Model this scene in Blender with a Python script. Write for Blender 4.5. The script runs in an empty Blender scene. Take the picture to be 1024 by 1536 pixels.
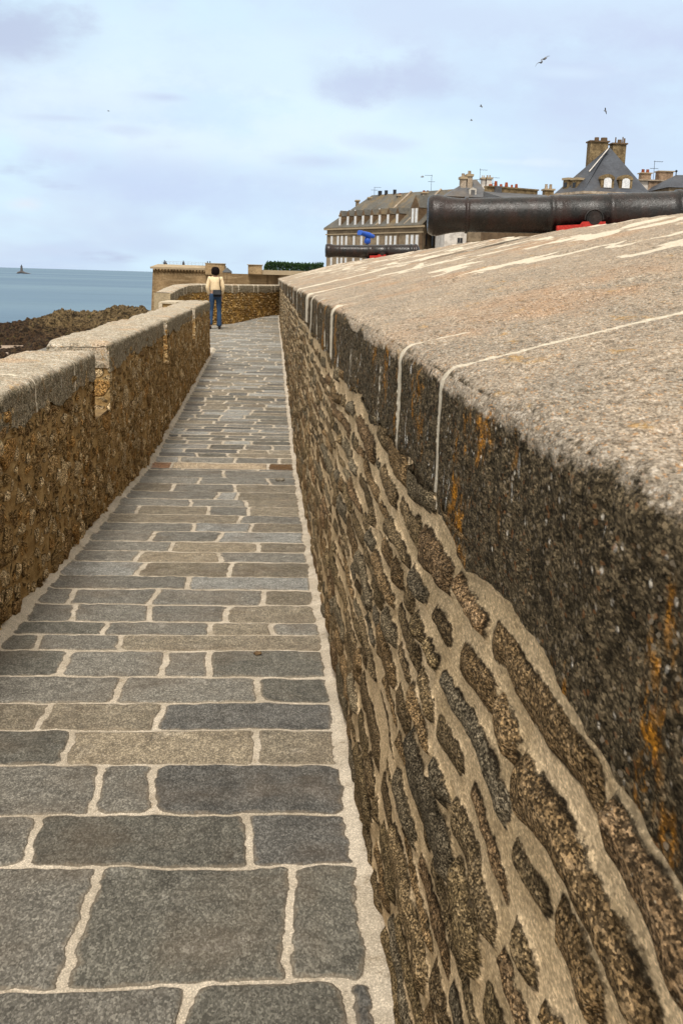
import bpy, bmesh, math, random
import numpy as np
from mathutils import Vector, Matrix
random.seed(5)
R = math.radians
sc = bpy.context.scene
C = sc.collection
EYE = 1.36
# ------------------------------------------------------------------ helpers
CR = Vector((0.99755272, -0.06393087, 0.02830929))
CU = Vector((-0.01382714, 0.21651074, 0.97618231))
CF = Vector((0.06853745, 0.97418476, -0.21509689))
def ray(px, py): return CR*(px-512) + CU*(768-py) + CF*1600
def P(px, py, Y):
    r = ray(px, py); r = r*(Y/r.y); return Vector((r.x, r.y, r.z+EYE))
def XZ(px, py, Y):
    p = P(px, py, Y); return p.x, p.z

def tag(o, label=None, cat=None, group=None, kind=None):
    if label: o['label'] = label
    if cat: o['category'] = cat
    if group: o['group'] = group
    if kind: o['kind'] = kind
    return o
def empty(name, loc=(0,0,0), rz=0):
    o = bpy.data.objects.new(name, None); C.objects.link(o)
    o.location = loc; o.rotation_euler = (0,0,rz); return o
def link(name, me, mat, parent=None):
    o = bpy.data.objects.new(name, me); C.objects.link(o)
    if mat is not None:
        for m in (mat if isinstance(mat, (list, tuple)) else [mat]): me.materials.append(m)
    if parent: o.parent = parent
    return o
def copy_tree(o, parent=None):
    c = o.copy(); C.objects.link(c); c.parent = parent
    for ch in list(o.children): copy_tree(ch, c)
    return c

class MB:
    def __init__(s): s.v=[]; s.f=[]; s.sm=[]
    def add(s, vs, fs, smooth=False):
        n=len(s.v); s.v += [tuple(v) for v in vs]; s.f += [tuple(i+n for i in f) for f in fs]; s.sm += [smooth]*len(fs)
        return s
    def box(s, x0,x1,y0,y1,z0,z1, M=None):
        vs=[Vector((x,y,z)) for z in (z0,z1) for y in (y0,y1) for x in (x0,x1)]
        if M is not None: vs=[M@v for v in vs]
        return s.add(vs,[(0,2,3,1),(4,5,7,6),(0,1,5,4),(2,6,7,3),(0,4,6,2),(1,3,7,5)])
    def prism(s, plan, z0, z1):
        n=len(plan); vs=[(p[0],p[1],z0) for p in plan]+[(p[0],p[1],z1) for p in plan]
        return s.add(vs,[tuple(range(n-1,-1,-1)), tuple(range(n,2*n))]+[(i,(i+1)%n,n+(i+1)%n,n+i) for i in range(n)])
    def tube(s, pts, r, n=8, cap=True, flat=False):
        pts=[Vector(p) for p in pts]; rs = r if isinstance(r,(list,tuple)) else [r]*len(pts)
        vs=[]; fs=[]
        for i,p in enumerate(pts):
            d=(pts[min(i+1,len(pts)-1)]-pts[max(i-1,0)]).normalized()
            a=d.cross(Vector((0,0,1)));
            if a.length<1e-3: a=d.cross(Vector((1,0,0)))
            a.normalize(); b=d.cross(a)
            for k in range(n):
                t=2*math.pi*k/n; vs.append(p+(a*math.cos(t)+b*math.sin(t))*rs[i])
        for i in range(len(pts)-1):
            for k in range(n): fs.append((i*n+k,i*n+(k+1)%n,(i+1)*n+(k+1)%n,(i+1)*n+k))
        if cap: fs += [tuple(range(n-1,-1,-1)), tuple(range((len(pts)-1)*n,len(pts)*n))]
        if cap and not flat:
            k_=len(fs)-2; s.add(vs,fs[:k_],True); m_=len(pts)-1; s.add(vs[:n],[fs[k_]]); return s.add(vs[m_*n:],[tuple(range(n))])
        return s.add(vs,fs,not flat)
    def build(s, name, mat, parent=None):
        me=bpy.data.meshes.new(name); me.from_pydata(s.v,[],s.f); me.update()
        bm=bmesh.new(); bm.from_mesh(me); bmesh.ops.recalc_face_normals(bm, faces=bm.faces[:]); bm.to_mesh(me); bm.free()
        me.polygons.foreach_set('use_smooth', s.sm)
        return link(name, me, mat, parent)

# numpy noise
def h2(ix, iy, seed=0):
    n = (ix.astype(np.int64)*374761393 + iy.astype(np.int64)*668265263 + seed*974711) & 0xffffffff
    n = ((n ^ (n>>13))*1274126177) & 0xffffffff
    n = ((n ^ (n>>16))*2246822519) & 0xffffffff
    return ((n ^ (n>>15)) & 0xffffff)/float(0xffffff)
def vn(x, y, seed=0):
    ix=np.floor(x); iy=np.floor(y); fx=x-ix; fy=y-iy
    fx=fx*fx*(3-2*fx); fy=fy*fy*(3-2*fy)
    a=h2(ix,iy,seed); b=h2(ix+1,iy,seed); c=h2(ix,iy+1,seed); d=h2(ix+1,iy+1,seed)
    return (a*(1-fx)+b*fx)*(1-fy)+(c*(1-fx)+d*fx)*fy*1.0
def fbm(x, y, o=4, seed=0):
    s=0; a=.5; t=0
    for k in range(o):
        s=s+a*vn(x*2**k+17.3*k, y*2**k-9.1*k, seed+k); t+=a; a*=.5
    return s/t
def voro_st(u, v, seed=0, jit=.55):
    iv=np.floor(v); F1=np.full(u.shape,9.); F2=np.full(u.shape,9.); ia=np.zeros(u.shape); ib=np.zeros(u.shape)
    for dj in (-1,0,1):
        b=iv+dj; sh=.5*(b%2)+.37*h2(b,b*0+5,seed+2); iu=np.floor(u-sh)
        for di in (-1,0,1):
            a=iu+di
            px=a+.5+sh+jit*(h2(a,b,seed)-.5); py=b+.5+jit*.6*(h2(a,b,seed+7)-.5)
            w_=.10*(h2(a,b,seed+8)-.5)
            d=np.hypot((u-px)*.72, v-py)+w_
            m=d<F1
            F2=np.where(m,F1,np.minimum(F2,d)); ia=np.where(m,a,ia); ib=np.where(m,b,ib); F1=np.where(m,d,F1)
    return F1,F2,ia,ib
def voro(u, v, seed=0, jit=.9):
    iu=np.floor(u); iv=np.floor(v)
    F1=np.full(u.shape,9.); F2=np.full(u.shape,9.); ia=np.zeros(u.shape); ib=np.zeros(u.shape)
    for di in (-1,0,1,):
        for dj in (-1,0,1):
            a=iu+di; b=iv+dj
            px=a+.5+jit*(h2(a,b,seed)-.5); py=b+.5+jit*(h2(a,b,seed+7)-.5)
            d=np.hypot(u-px, v-py)
            m=d<F1
            F2=np.where(m,F1,np.minimum(F2,d)); ia=np.where(m,a,ia); ib=np.where(m,b,ib); F1=np.where(m,d,F1)
    return F1,F2,ia,ib
def sst(a,b,x):
    t=np.clip((x-a)/(b-a),0,1); return t*t*(3-2*t)
def grid(name, X, Y, Z, mat, parent=None, attrs=None, cols=None, keep=None, flip=False):
    nu,nv=X.shape; me=bpy.data.meshes.new(name)
    co=np.stack([X,Y,Z],-1).reshape(-1,3)
    i,j=np.meshgrid(np.arange(nu-1),np.arange(nv-1),indexing='ij')
    a=(i*nv+j).ravel(); q=np.stack([a,a+nv,a+nv+1,a+1],-1)
    if flip: q=q[:,::-1]
    if keep is not None: q=q[keep[:-1,:-1].ravel() & keep[1:,1:].ravel()]
    nf=len(q)
    me.vertices.add(len(co)); me.vertices.foreach_set('co', co.astype(np.float32).ravel())
    me.loops.add(nf*4); me.loops.foreach_set('vertex_index', q.astype(np.int32).ravel())
    me.polygons.add(nf); me.polygons.foreach_set('loop_start', np.arange(0,nf*4,4,dtype=np.int32))
    me.polygons.foreach_set('use_smooth', np.ones(nf,dtype=bool))
    me.update(calc_edges=True); me.validate()
    for k,v in (attrs or {}).items():
        at=me.attributes.new(k,'FLOAT','POINT'); at.data.foreach_set('value', v.astype(np.float32).ravel())
    for k,v in (cols or {}).items():
        at=me.attributes.new(k,'FLOAT_COLOR','POINT')
        at.data.foreach_set('color', np.concatenate([v.reshape(-1,3),np.ones((nu*nv,1))],1).astype(np.float32).ravel())
    return link(name, me, mat, parent)
def geo(a, b, k, mn=0.0):
    out=[a]
    while out[-1]<b: out.append(out[-1]+max(mn, k*abs(out[-1])))
    out[-1]=b; return np.array(out)

# ------------------------------------------------------------------ material toolkit
class NT:
    def __init__(s, name):
        s.m=bpy.data.materials.new(name); s.m.use_nodes=True; s.t=s.m.node_tree; s.t.nodes.clear()
        s.out=s.t.nodes.new('ShaderNodeOutputMaterial'); s.b=s.t.nodes.new('ShaderNodeBsdfPrincipled')
        s.t.links.new(s.b.outputs[0], s.out.inputs[0])
        s.co=s.t.nodes.new('ShaderNodeTexCoord').outputs['Object']
    def lk(s, v, inp):
        if hasattr(v,'is_output'): s.t.links.new(v, inp)
        elif v is not None: inp.default_value = v
    def map(s, sx, sy, sz, v=None):
        n=s.t.nodes.new('ShaderNodeMapping'); s.lk(v or s.co, n.inputs[0]); n.inputs['Scale'].default_value=(sx,sy,sz); return n.outputs[0]
    def noise(s, scale, detail=4, rough=.6, v=None, dist=0):
        n=s.t.nodes.new('ShaderNodeTexNoise'); s.lk(v or s.co, n.inputs['Vector']); n.inputs['Scale'].default_value=scale
        n.inputs['Detail'].default_value=detail; n.inputs['Roughness'].default_value=rough; n.inputs['Distortion'].default_value=dist
        return n.outputs[0]
    def vor(s, scale, v=None, feat='F1', out=0, rnd=1):
        n=s.t.nodes.new('ShaderNodeTexVoronoi'); s.lk(v or s.co, n.inputs['Vector']); n.inputs['Scale'].default_value=scale; n.feature=feat
        n.inputs['Randomness'].default_value=rnd
        return n.outputs[out]
    def at(s, name, col=False):
        n=s.t.nodes.new('ShaderNodeAttribute'); n.attribute_name=name; return n.outputs['Color' if col else 'Fac']
    def ma(s, op, a, b=None, c=None):
        n=s.t.nodes.new('ShaderNodeMath'); n.operation=op; s.lk(a,n.inputs[0])
        if b is not None: s.lk(b,n.inputs[1])
        if c is not None: s.lk(c,n.inputs[2])
        return n.outputs[0]
    def mr(s, v, a, b, c=0., d=1., smooth=True):
        n=s.t.nodes.new('ShaderNodeMapRange'); n.interpolation_type='SMOOTHSTEP' if smooth else 'LINEAR'
        s.lk(v,n.inputs[0]);
        for i,x in enumerate((a,b,c,d)): s.lk(x,n.inputs[i+1])
        return n.outputs[0]
    def mix(s, f, a, b, mode='MIX'):
        n=s.t.nodes.new('ShaderNodeMix'); n.data_type='RGBA'; n.blend_type=mode
        s.lk(f,n.inputs[0])
        for v,i in ((a,6),(b,7)):
            if isinstance(v,(tuple,list)): v=tuple(v)+(1,) if len(v)==3 else v
            s.lk(v,n.inputs[i])
        return n.outputs[2]
    def ramp(s, f, stops):
        n=s.t.nodes.new('ShaderNodeValToRGB'); s.lk(f,n.inputs[0]); e=n.color_ramp.elements
        while len(e)<len(stops): e.new(.5)
        for el,(p,c) in zip(e,stops): el.position=p; el.color=tuple(c)+(1,)
        return n.outputs[0]
    def ramp_v(s, f, lo=.28, hi=2.4):
        return s.ma('MULTIPLY_ADD', s.ma('POWER', f, 2.2), hi-lo, lo)
    def grains(s, scale, v=None):
        vc=s.t.nodes.new('ShaderNodeTexVoronoi'); s.lk(v or s.co,vc.inputs['Vector']); vc.inputs['Scale'].default_value=scale
        sp=s.t.nodes.new('ShaderNodeSeparateColor'); s.lk(vc.outputs['Color'],sp.inputs[0]); return sp.outputs
    def hsv(s, col, v=1, sat=1, hue=.5):
        n=s.t.nodes.new('ShaderNodeHueSaturation'); s.lk(hue,n.inputs[0]); s.lk(sat,n.inputs[1]); s.lk(v,n.inputs[2]); s.lk(col,n.inputs[4]); return n.outputs[0]
    def bump(s, h, dist, strength=1, prev=None):
        n=s.t.nodes.new('ShaderNodeBump'); s.lk(h,n.inputs['Height']); n.inputs['Distance'].default_value=dist; n.inputs['Strength'].default_value=strength
        if prev is not None: s.lk(prev,n.inputs['Normal'])
        return n.outputs[0]
    def done(s, col, rough=.9, nor=None, spec=.3, metal=0):
        if isinstance(col,(tuple,list)) and len(col)==3: col=tuple(col)+(1,)
        s.lk(col,s.b.inputs['Base Color']); s.lk(rough,s.b.inputs['Roughness']); s.b.inputs['Specular IOR Level'].default_value=spec
        s.lk(metal,s.b.inputs['Metallic'])
        if nor is not None: s.lk(nor,s.b.inputs['Normal'])
        return s.m

def simple(name, a, b=None, scale=4, rough=.85, bump=.0, bs=40, spec=.3, metal=0, k=.5):
    n=NT(name); b=b or tuple(x*.65 for x in a)
    f=n.noise(scale,6,.65); g=n.noise(bs,3,.6)
    c=n.mix(n.mr(f,.35,.65),b,a); c=n.mix(k,c,n.mix(n.mr(g,.3,.7),tuple(x*.6 for x in b),tuple(min(1,x*1.3) for x in a)))
    nor=n.bump(g,bump) if bump else None
    return n.done(c,rough,nor,spec,metal)

# ---- granite / rubble (mortar + stone by 'sd' distance, per-stone colour 'col')
def mat_masonry(name, mortar_a, mortar_b, edge=.003, grain=260, fleck=.55, fleck_c=(.42,.38,.33), dark_c=(.03,.024,.018), stonebump=.006, stain=None, ys=1.):
    n=NT(name); sd=n.at('sd'); col=n.at('col',True); n.co=n.map(1,ys,1)
    wob=n.noise(60,5,.65); e=n.ma('MULTIPLY_ADD', wob, .020, -.010)
    m=n.mr(n.ma('ADD',sd,e), -edge, edge)
    g=n.noise(grain,4,.75); g2=n.noise(grain*.3,4,.7); g3=n.noise(6,4,.6)
    stone=n.mix(n.mr(g,.40,.62), n.mix(.75,col,dark_c), col)
    stone=n.mix(n.ma('MULTIPLY',n.mr(g2,.46,.66),.3), stone, n.hsv(col,1.8,.8))
    stone=n.mix(n.mr(g3,.45,.7,0,.55), stone, n.mix(.5,stone,dark_c))
    vc=n.t.nodes.new('ShaderNodeTexVoronoi'); n.lk(n.co,vc.inputs['Vector']); vc.inputs['Scale'].default_value=grain*1.9
    sp=n.t.nodes.new('ShaderNodeSeparateColor'); n.lk(vc.outputs['Color'],sp.inputs[0])
    stone=n.hsv(stone,n.ramp_v(sp.outputs[0]),1)
    v=n.vor(grain*.8); fl=n.ma('MULTIPLY', n.mr(v,.20,.08), n.mr(n.noise(25,3,.6),.48,.60))
    stone=n.mix(n.ma('MULTIPLY',fl,fleck), stone, fleck_c)
    stone=n.mix(n.mr(n.noise(60,4,.7),.60,.68,0,.55), stone, dark_c)
    stone=n.mix(1.0,stone,(1.22,1.12,.93),'MULTIPLY')
    mo=n.mix(n.mr(n.noise(7,5,.65),.35,.65), mortar_b, mortar_a)
    mo=n.mix(n.mr(n.noise(190,4,.75),.38,.62,0,.7), mo, n.hsv(mo,.5)); mo=n.hsv(mo,n.ramp_v(n.grains(420)[0],.72,1.35)); mo=n.mix(n.mr(n.noise(20,5,.7),.5,.68,0,.5),mo,n.hsv(mo,.65,1.1))
    mo=n.mix(n.mr(n.noise(90,2,.6),.66,.72,0,.7), mo, n.hsv(mo,.3))
    c=n.mix(m,mo,stone)
    cr=n.ma('MULTIPLY',n.ma('MULTIPLY',n.mr(n.ma('ADD',sd,e),-.006,.0),n.mr(n.ma('ADD',sd,e),.006,.0)),n.mr(n.noise(11,4,.65),.46,.60)); c=n.mix(n.ma('MULTIPLY',cr,.85),c,(.025,.017,.01))  # shadow gap around the stones, painted in as a broken dark outline
    if stain is not None:
        st=n.mr(n.noise(1.7,5,.7,v=n.map(1,1,.5)),.50,.68,0,stain); c=n.mix(st,c,n.hsv(c,.42,1.1))
    hh=n.ma('MULTIPLY', m, n.ma('ADD', g, n.ma('MULTIPLY',g2,1.5)))
    nor=n.bump(n.ma('ADD',hh,n.ma('MULTIPLY',n.noise(220,2,.6),.25)), stonebump)
    return n.done(c,.95,nor,.05)

M={}
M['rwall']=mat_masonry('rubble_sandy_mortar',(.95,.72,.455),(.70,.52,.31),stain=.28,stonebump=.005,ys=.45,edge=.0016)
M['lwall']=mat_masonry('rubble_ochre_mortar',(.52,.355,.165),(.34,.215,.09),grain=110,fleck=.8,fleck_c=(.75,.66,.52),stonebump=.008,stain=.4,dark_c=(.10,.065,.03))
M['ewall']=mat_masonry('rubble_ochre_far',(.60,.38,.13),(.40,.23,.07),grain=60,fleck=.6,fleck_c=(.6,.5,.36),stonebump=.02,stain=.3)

# ---- paving
def mat_paving():
    n=NT('paving_stone_and_mortar'); sd=n.at('sd'); col=n.at('col',True)
    e=n.ma('MULTIPLY_ADD', n.noise(48,6,.75), .015, -.0075)
    m=n.mr(n.ma('ADD',sd,e),-.0022,.0022)
    st=n.noise(22,6,.75,v=n.map(.8,.75,1)); st2=n.noise(130,5,.8,v=n.map(1,.55,1)); big=n.noise(3.2,4,.6)
    s=n.mix(n.mr(st,.30,.66), n.hsv(col,.66), n.hsv(col,1.2))
    s=n.hsv(s,n.ramp_v(n.grains(260,n.map(1,.5,1))[0],.60,1.75))
    s=n.mix(n.mr(st2,.50,.70,0,.55), s, n.hsv(col,1.8,.75))
    s=n.mix(n.mr(st2,.46,.32,0,.6), s, n.hsv(col,.45))
    s=n.mix(n.mr(big,.45,.7,0,.6), s, n.mix(.5,s,(.16,.115,.075)))
    s=n.mix(n.mr(n.noise(5.5,6,.72),.53,.66,0,.55), s, n.hsv(s,.55)); s=n.mix(n.mr(n.noise(8,6,.75,v=n.map(1,.8,1)),.56,.66,0,.5), s, n.hsv(s,1.65,.8))
    s=n.mix(n.mr(n.vor(24),.07,.03,0,.8), s, (.03,.027,.025))
    # mortar-washed rim on the slabs
    rim=n.mr(n.ma('ADD',sd,n.ma('MULTIPLY_ADD',n.noise(14,4,.7),.05,-.025)),.012,-.002)
    s=n.mix(n.ma('MULTIPLY',rim,.35), s, (.34,.27,.19))
    mo=n.mix(n.mr(n.noise(5,5,.6),.35,.65),(.68,.59,.47),(.50,.425,.325)); mo=n.mix(n.mr(n.noise(13,5,.7),.55,.70,0,.55),mo,(.25,.19,.12)); mo=n.hsv(mo,n.ramp_v(n.grains(380,n.map(1,.6,1))[0],.75,1.3))
    mo=n.mix(n.mr(n.noise(260,3,.7),.4,.65,0,.55), mo, n.hsv(mo,.6))
    mo=n.mix(n.mr(n.noise(120,3,.7),.60,.70,0,.8), mo, n.hsv(mo,.4))
    c=n.mix(m,mo,s)
    h=n.ma('MULTIPLY',m,n.ma('ADD',st2,n.ma('MULTIPLY',st,1.2)))
    nor=n.bump(n.ma('ADD',h,n.ma('MULTIPLY',n.noise(240,3,.6),.4)),.0045)
    return n.done(c,n.mr(n.noise(9,3,.6),.3,.7,.55,.85),nor,.22)
M['paving']=mat_paving()

# ---- coping granite: 't' 0 on the crusted face .. 1 on the weathered top, 'jd' signed joint distance
def mat_coping(name, top, top2, face, face_hi, orange=1., grain=190, drip=1., ys=1.):
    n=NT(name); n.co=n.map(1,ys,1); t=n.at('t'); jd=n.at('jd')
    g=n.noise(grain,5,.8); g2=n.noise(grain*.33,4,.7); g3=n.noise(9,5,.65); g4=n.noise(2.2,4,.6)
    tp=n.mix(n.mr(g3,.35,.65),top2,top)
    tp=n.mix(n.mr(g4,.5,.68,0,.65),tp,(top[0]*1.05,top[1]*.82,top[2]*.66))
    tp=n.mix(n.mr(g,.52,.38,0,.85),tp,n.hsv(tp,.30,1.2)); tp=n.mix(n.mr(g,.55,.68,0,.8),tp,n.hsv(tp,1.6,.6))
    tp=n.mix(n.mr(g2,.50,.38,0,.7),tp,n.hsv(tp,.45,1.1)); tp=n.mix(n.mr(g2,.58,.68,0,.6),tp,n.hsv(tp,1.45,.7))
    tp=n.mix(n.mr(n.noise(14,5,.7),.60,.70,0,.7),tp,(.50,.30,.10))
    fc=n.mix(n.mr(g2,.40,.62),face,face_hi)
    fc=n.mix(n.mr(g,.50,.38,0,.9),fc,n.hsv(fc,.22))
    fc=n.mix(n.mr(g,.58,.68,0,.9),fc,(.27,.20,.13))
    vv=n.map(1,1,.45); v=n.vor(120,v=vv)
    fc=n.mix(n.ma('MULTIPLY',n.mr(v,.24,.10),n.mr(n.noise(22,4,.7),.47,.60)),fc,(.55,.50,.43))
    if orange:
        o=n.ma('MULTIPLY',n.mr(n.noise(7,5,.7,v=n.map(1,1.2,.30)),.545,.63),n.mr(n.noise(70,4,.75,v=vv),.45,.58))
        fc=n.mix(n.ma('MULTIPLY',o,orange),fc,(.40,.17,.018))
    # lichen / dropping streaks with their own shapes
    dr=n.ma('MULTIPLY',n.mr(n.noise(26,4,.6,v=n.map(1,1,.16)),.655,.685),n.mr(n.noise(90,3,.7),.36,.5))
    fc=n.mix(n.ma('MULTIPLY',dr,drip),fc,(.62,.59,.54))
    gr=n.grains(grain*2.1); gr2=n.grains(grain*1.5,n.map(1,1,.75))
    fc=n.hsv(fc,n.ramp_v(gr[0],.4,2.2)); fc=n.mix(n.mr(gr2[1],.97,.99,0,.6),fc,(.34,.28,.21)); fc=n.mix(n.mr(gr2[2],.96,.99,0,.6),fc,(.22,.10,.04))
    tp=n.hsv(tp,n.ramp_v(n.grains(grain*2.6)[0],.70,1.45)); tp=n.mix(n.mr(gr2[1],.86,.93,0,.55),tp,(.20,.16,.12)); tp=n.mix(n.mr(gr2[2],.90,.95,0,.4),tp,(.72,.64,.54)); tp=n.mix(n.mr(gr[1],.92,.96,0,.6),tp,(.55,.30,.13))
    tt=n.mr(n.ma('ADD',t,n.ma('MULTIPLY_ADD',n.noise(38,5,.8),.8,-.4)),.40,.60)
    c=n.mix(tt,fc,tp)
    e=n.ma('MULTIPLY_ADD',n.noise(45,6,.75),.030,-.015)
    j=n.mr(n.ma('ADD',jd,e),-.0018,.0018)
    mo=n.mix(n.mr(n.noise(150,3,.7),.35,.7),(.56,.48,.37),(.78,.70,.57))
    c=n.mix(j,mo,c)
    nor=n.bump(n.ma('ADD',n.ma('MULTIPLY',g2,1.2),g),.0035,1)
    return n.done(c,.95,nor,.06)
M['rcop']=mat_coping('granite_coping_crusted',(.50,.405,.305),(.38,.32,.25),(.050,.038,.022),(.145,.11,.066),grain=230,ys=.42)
M['lcop']=mat_coping('granite_coping_pale',(.56,.50,.40),(.43,.37,.28),(.16,.135,.09),(.34,.29,.21),orange=.25,grain=110,drip=.4)

# ------------------------------------------------------------------ path
def zpath(Y):
    Y=np.asarray(Y,float)
    a=-.044*Y; d=-.044*10.16; b=d+.025*(Y-10.16); c0=d+.025*(22-10.16); c=c0+.003*(Y-22)
    z=np.where(Y<10.16,a,np.where(Y<22,b,c))
    return z - .018*np.exp(-((Y-10.1)/.12)**2)
seam=[1.20,1.58,1.97,2.46,2.74,3.09,3.37,3.64,3.93,4.26,4.49,4.70,5.0,5.31,5.59,5.95,6.24,6.52,6.85,7.15,7.47,7.84,8.16,8.54,8.96,9.35,9.83,9.96,10.30]
jn=[[-.5,.1],[-.16,.18],[-.41,.06],[-.61,-.04],[-.49,-.33],[-.63,-.03],[-.76,-.37],[-.55,-.03],[-.8,-.4,-.23],[-.97,-.62],[-.72,-.25,.03],[-.9,-.55,-.19],[-.96,-.56,-.02],[-.41],[-.7,-.2],[-.75,-.28],[-.59,-.06],[-.73,-.31],[-.5,-.11],[-.19],[-.94,-.43,-.14],[-.59,-.17],[-.4,-.24],[-.79,-.28],[-.59,0],[-.41],[-.8,-.1],[-.93,0.]]
BL=(.086,.082,.074); GR=(.142,.132,.112); BR=(.158,.134,.098); LB=(.185,.153,.108); LG=(.20,.195,.178); DG=(.10,.094,.078)
tint=[[GR,GR,GR],[GR,DG,BL],[GR,DG,DG],[GR,DG,BL],[GR,GR,BL],[DG,LB,BR],[BR,BR,BL],[GR,GR,DG],[DG,GR,GR,DG],[DG,GR,BR],[DG,GR,BR,GR],[GR,GR,GR,BR],[GR,GR,GR,BR],[GR,LG],[LG,BR,BR],[GR,LB,GR],[GR,LB,BR],[GR,GR,LG],[GR,LG,BR],[BR,GR],[GR,BR,GR,BR],[GR,GR,BR],[GR,LG,BR],[BR,GR,BR],[GR,GR,GR],[GR,GR],[GR,GR,GR],[(.26,.14,.075),(.30,.235,.16),(.10,.055,.022)]]
rnd=random.Random(11)
XL,XR=-1.10,.225
y=10.30
while y<41:
    y+=rnd.choice([.17,.2,.24,.28,.22]) if y<22 else rnd.choice([.13,.17,.2])
    seam.append(y)
    js=[]; x=-1.1-rnd.random()*.4
    while True:
        x+=rnd.uniform(.28,.62) if y<22 else rnd.uniform(.18,.42)
        if x>.12: break
        if x>-.98: js.append(x)
    jn.append(js); tint.append([rnd.choice([BL,GR,GR,LG,LG,BR,DG,BR,GR]) if y<22 else rnd.choice([GR,LG,LG,BR]) for _ in range(len(js)+1)])
def paving(name, X1, Yv, xl, xr, parent=None):
    Xg,Yg=np.meshgrid(X1,Yv,indexing='ij')
    wx=Xg+.016*(fbm(Xg*5,Yg*5,3,1)-.5)*2+.010*(fbm(Xg*22,Yg*22,3,2)-.5)*2
    wy=Yg+.022*(fbm(Xg*2.3+50,Yg*4,3,3)-.5)*2+.010*(fbm(Xg*20+9,Yg*20,3,4)-.5)*2
    sd=np.full(Xg.shape,-.05); col=np.zeros(Xg.shape+(3,)); tilt=np.zeros(Xg.shape)
    ri=np.clip(np.searchsorted(seam,wy)-1,0,len(seam)-2)
    rr=random.Random(3)
    for k in range(len(seam)-1):
        m=ri==k
        if not m.any():
            rr.random(); continue
        b=[xl]+list(jn[k])+[xr]
        y0,y1=seam[k],seam[k+1]
        for q in range(len(b)-1):
            g=(.012 if y0<3.5 else .016) if y0<9.8 else .020
            gx=.012 if y0<3.5 else .014
            sk=(h2(np.array([k]),np.array([q]),5)[0]-.5)*.05; sk2=(h2(np.array([k]),np.array([q+1]),5)[0]-.5)*.05
            if q==0: sk=0
            if q==len(b)-2: sk2=0
            ty=(wy-(y0+y1)/2)/(y1-y0)
            l=wx-(b[q]+sk*ty)-(gx if q else 0); r=(b[q+1]+sk2*ty)-wx-(gx if q<len(b)-2 else 0)
            dx=np.minimum(l,r); dy=np.minimum(wy-y0,y1-wy)-g*.62
            rad=.012+.03*h2(np.array([k]),np.array([q]),9)[0]**2; rad=min(rad,(y1-y0)*.2)
            s=np.where((dx<rad)&(dy<rad), rad-np.hypot(rad-dx,rad-dy), np.minimum(dx,dy))
            c=np.array(tint[k][q])*(1.45 if y0>10.4 else (1.5 if y0<5 else 1.38)); c=c*(0.85+.35*h2(np.array([k]),np.array([q]),21)[0])
            mm=m&(s>sd); sd=np.where(mm,s,sd); col[mm]=c
            tl=(h2(np.array([k]),np.array([q]),31)[0]-.5)*.006
            tilt=np.where(mm,tl,tilt)
    st=sst(-.004,.010,sd)
    z=zpath(Yg)+st*(.004+tilt)+.004*(fbm(Xg*9,Yg*9,4,8)-.5)*2+.0025*(fbm(Xg*45,Yg*45,3,18)-.5)*st
    z=z+.20*sst(30.5,35.2,Yg-.9*(Xg*-1-.3)*0)*sst(-1.6,-.2,Xg)
    # mortar fillets rising against both walls
    if xr>.2: z=z+.010*sst(.215,.275,Xg+.02*(fbm(Xg*3,Yg*3,3,40)-.5))
    if xl>-1.3: z=z+.035*sst(-1.075,-1.15,Xg)
    return grid(name,Xg,Yg,z,M['paving'],parent,{'sd':sd},{'col':col})
o=paving('path',np.arange(-1.24,.335,.0075),np.concatenate([np.arange(.2,1.5,.03),geo(1.5,22,.0019)]),XL,XR)
tag(o,kind='structure')
# wider paving of the look-out bay beyond
seam2,jn2,tint2=list(seam),[list(j) for j in jn],[list(t) for t in tint]
seam,jn,tint=[21.9],[],[]
while seam[-1]<45:
    seam.append(seam[-1]+rnd.choice([.2,.26,.32])); js=[]; x=-4.2
    while True:
        x+=rnd.uniform(.25,.6)
        if x>.1: break
        js.append(x)
    jn.append(js); tint.append([rnd.choice([GR,LG,LG,BR,GR]) for _ in range(len(js)+1)])
o=paving('path',np.arange(-4.2,.34,.03),geo(22,45,.0022),-4.3,.235)
o.location.z=.0; tag(o,kind='structure')
# mass of the rampart under path and parapets
r=MB().box(-1.62,2.6,-6,45.5,-13.2,-.62).build('rampart',simple('rampart_stone',(.30,.22,.13),(.2,.14,.08),1.5,.95,.02,25))
tag(r,'tall brown stone rampart carrying the paved walk between its parapets','rampart')

# ------------------------------------------------------------------ right parapet
def stones(u, v, cu, cv, seed, mort, warp=.35, mvar=.5, pal=None, st=False):
    """sd in metres to stone edge, colour, random id"""
    a=u/cu+warp*(fbm(u/cu*.9,v/cv*.9,3,seed)-.5)*2; b=v/cv+warp*(fbm(u/cu*.9+31,v/cv*.9+7,3,seed+3)-.5)*2
    b=b+ .0
    F1,F2,ia,ib=(voro_st(a,b,seed,.6) if st else voro(a,b,seed,.78))
    mw=mort*(1-mvar+2*mvar*fbm(u*3.1,v*3.1,3,seed+9))
    idr=h2(ia,ib,seed+50)
    mw=mw+mort*1.5*np.where(idr<.12,1,0)
    sd=(F2-F1)*.5*min(cu,cv)*1.25-mw
    pi=(h2(ia,ib,seed+61)*len(pal)).astype(int).clip(0,len(pal)-1)
    col=np.array(pal)[pi]*(0.75+.55*h2(ia,ib,seed+71))[...,None]
    return sd,col,idr,F1
palR=[(.24,.17,.10),(.20,.155,.10),(.25,.175,.10),(.21,.18,.135),(.21,.145,.09),(.20,.155,.095),(.15,.112,.07),(.21,.16,.10),(.17,.15,.12)]
RP=empty('parapet_wall',(0,0,0)); tag(RP,'thick dark granite parapet with sloping top running along the right of the walk','parapet')
zc0=EYE-.358    # underside of coping
Yv=np.concatenate([np.arange(.25,.5,.004),geo(.5,45,.0045)])
zv=np.linspace(0,1,190)
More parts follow.
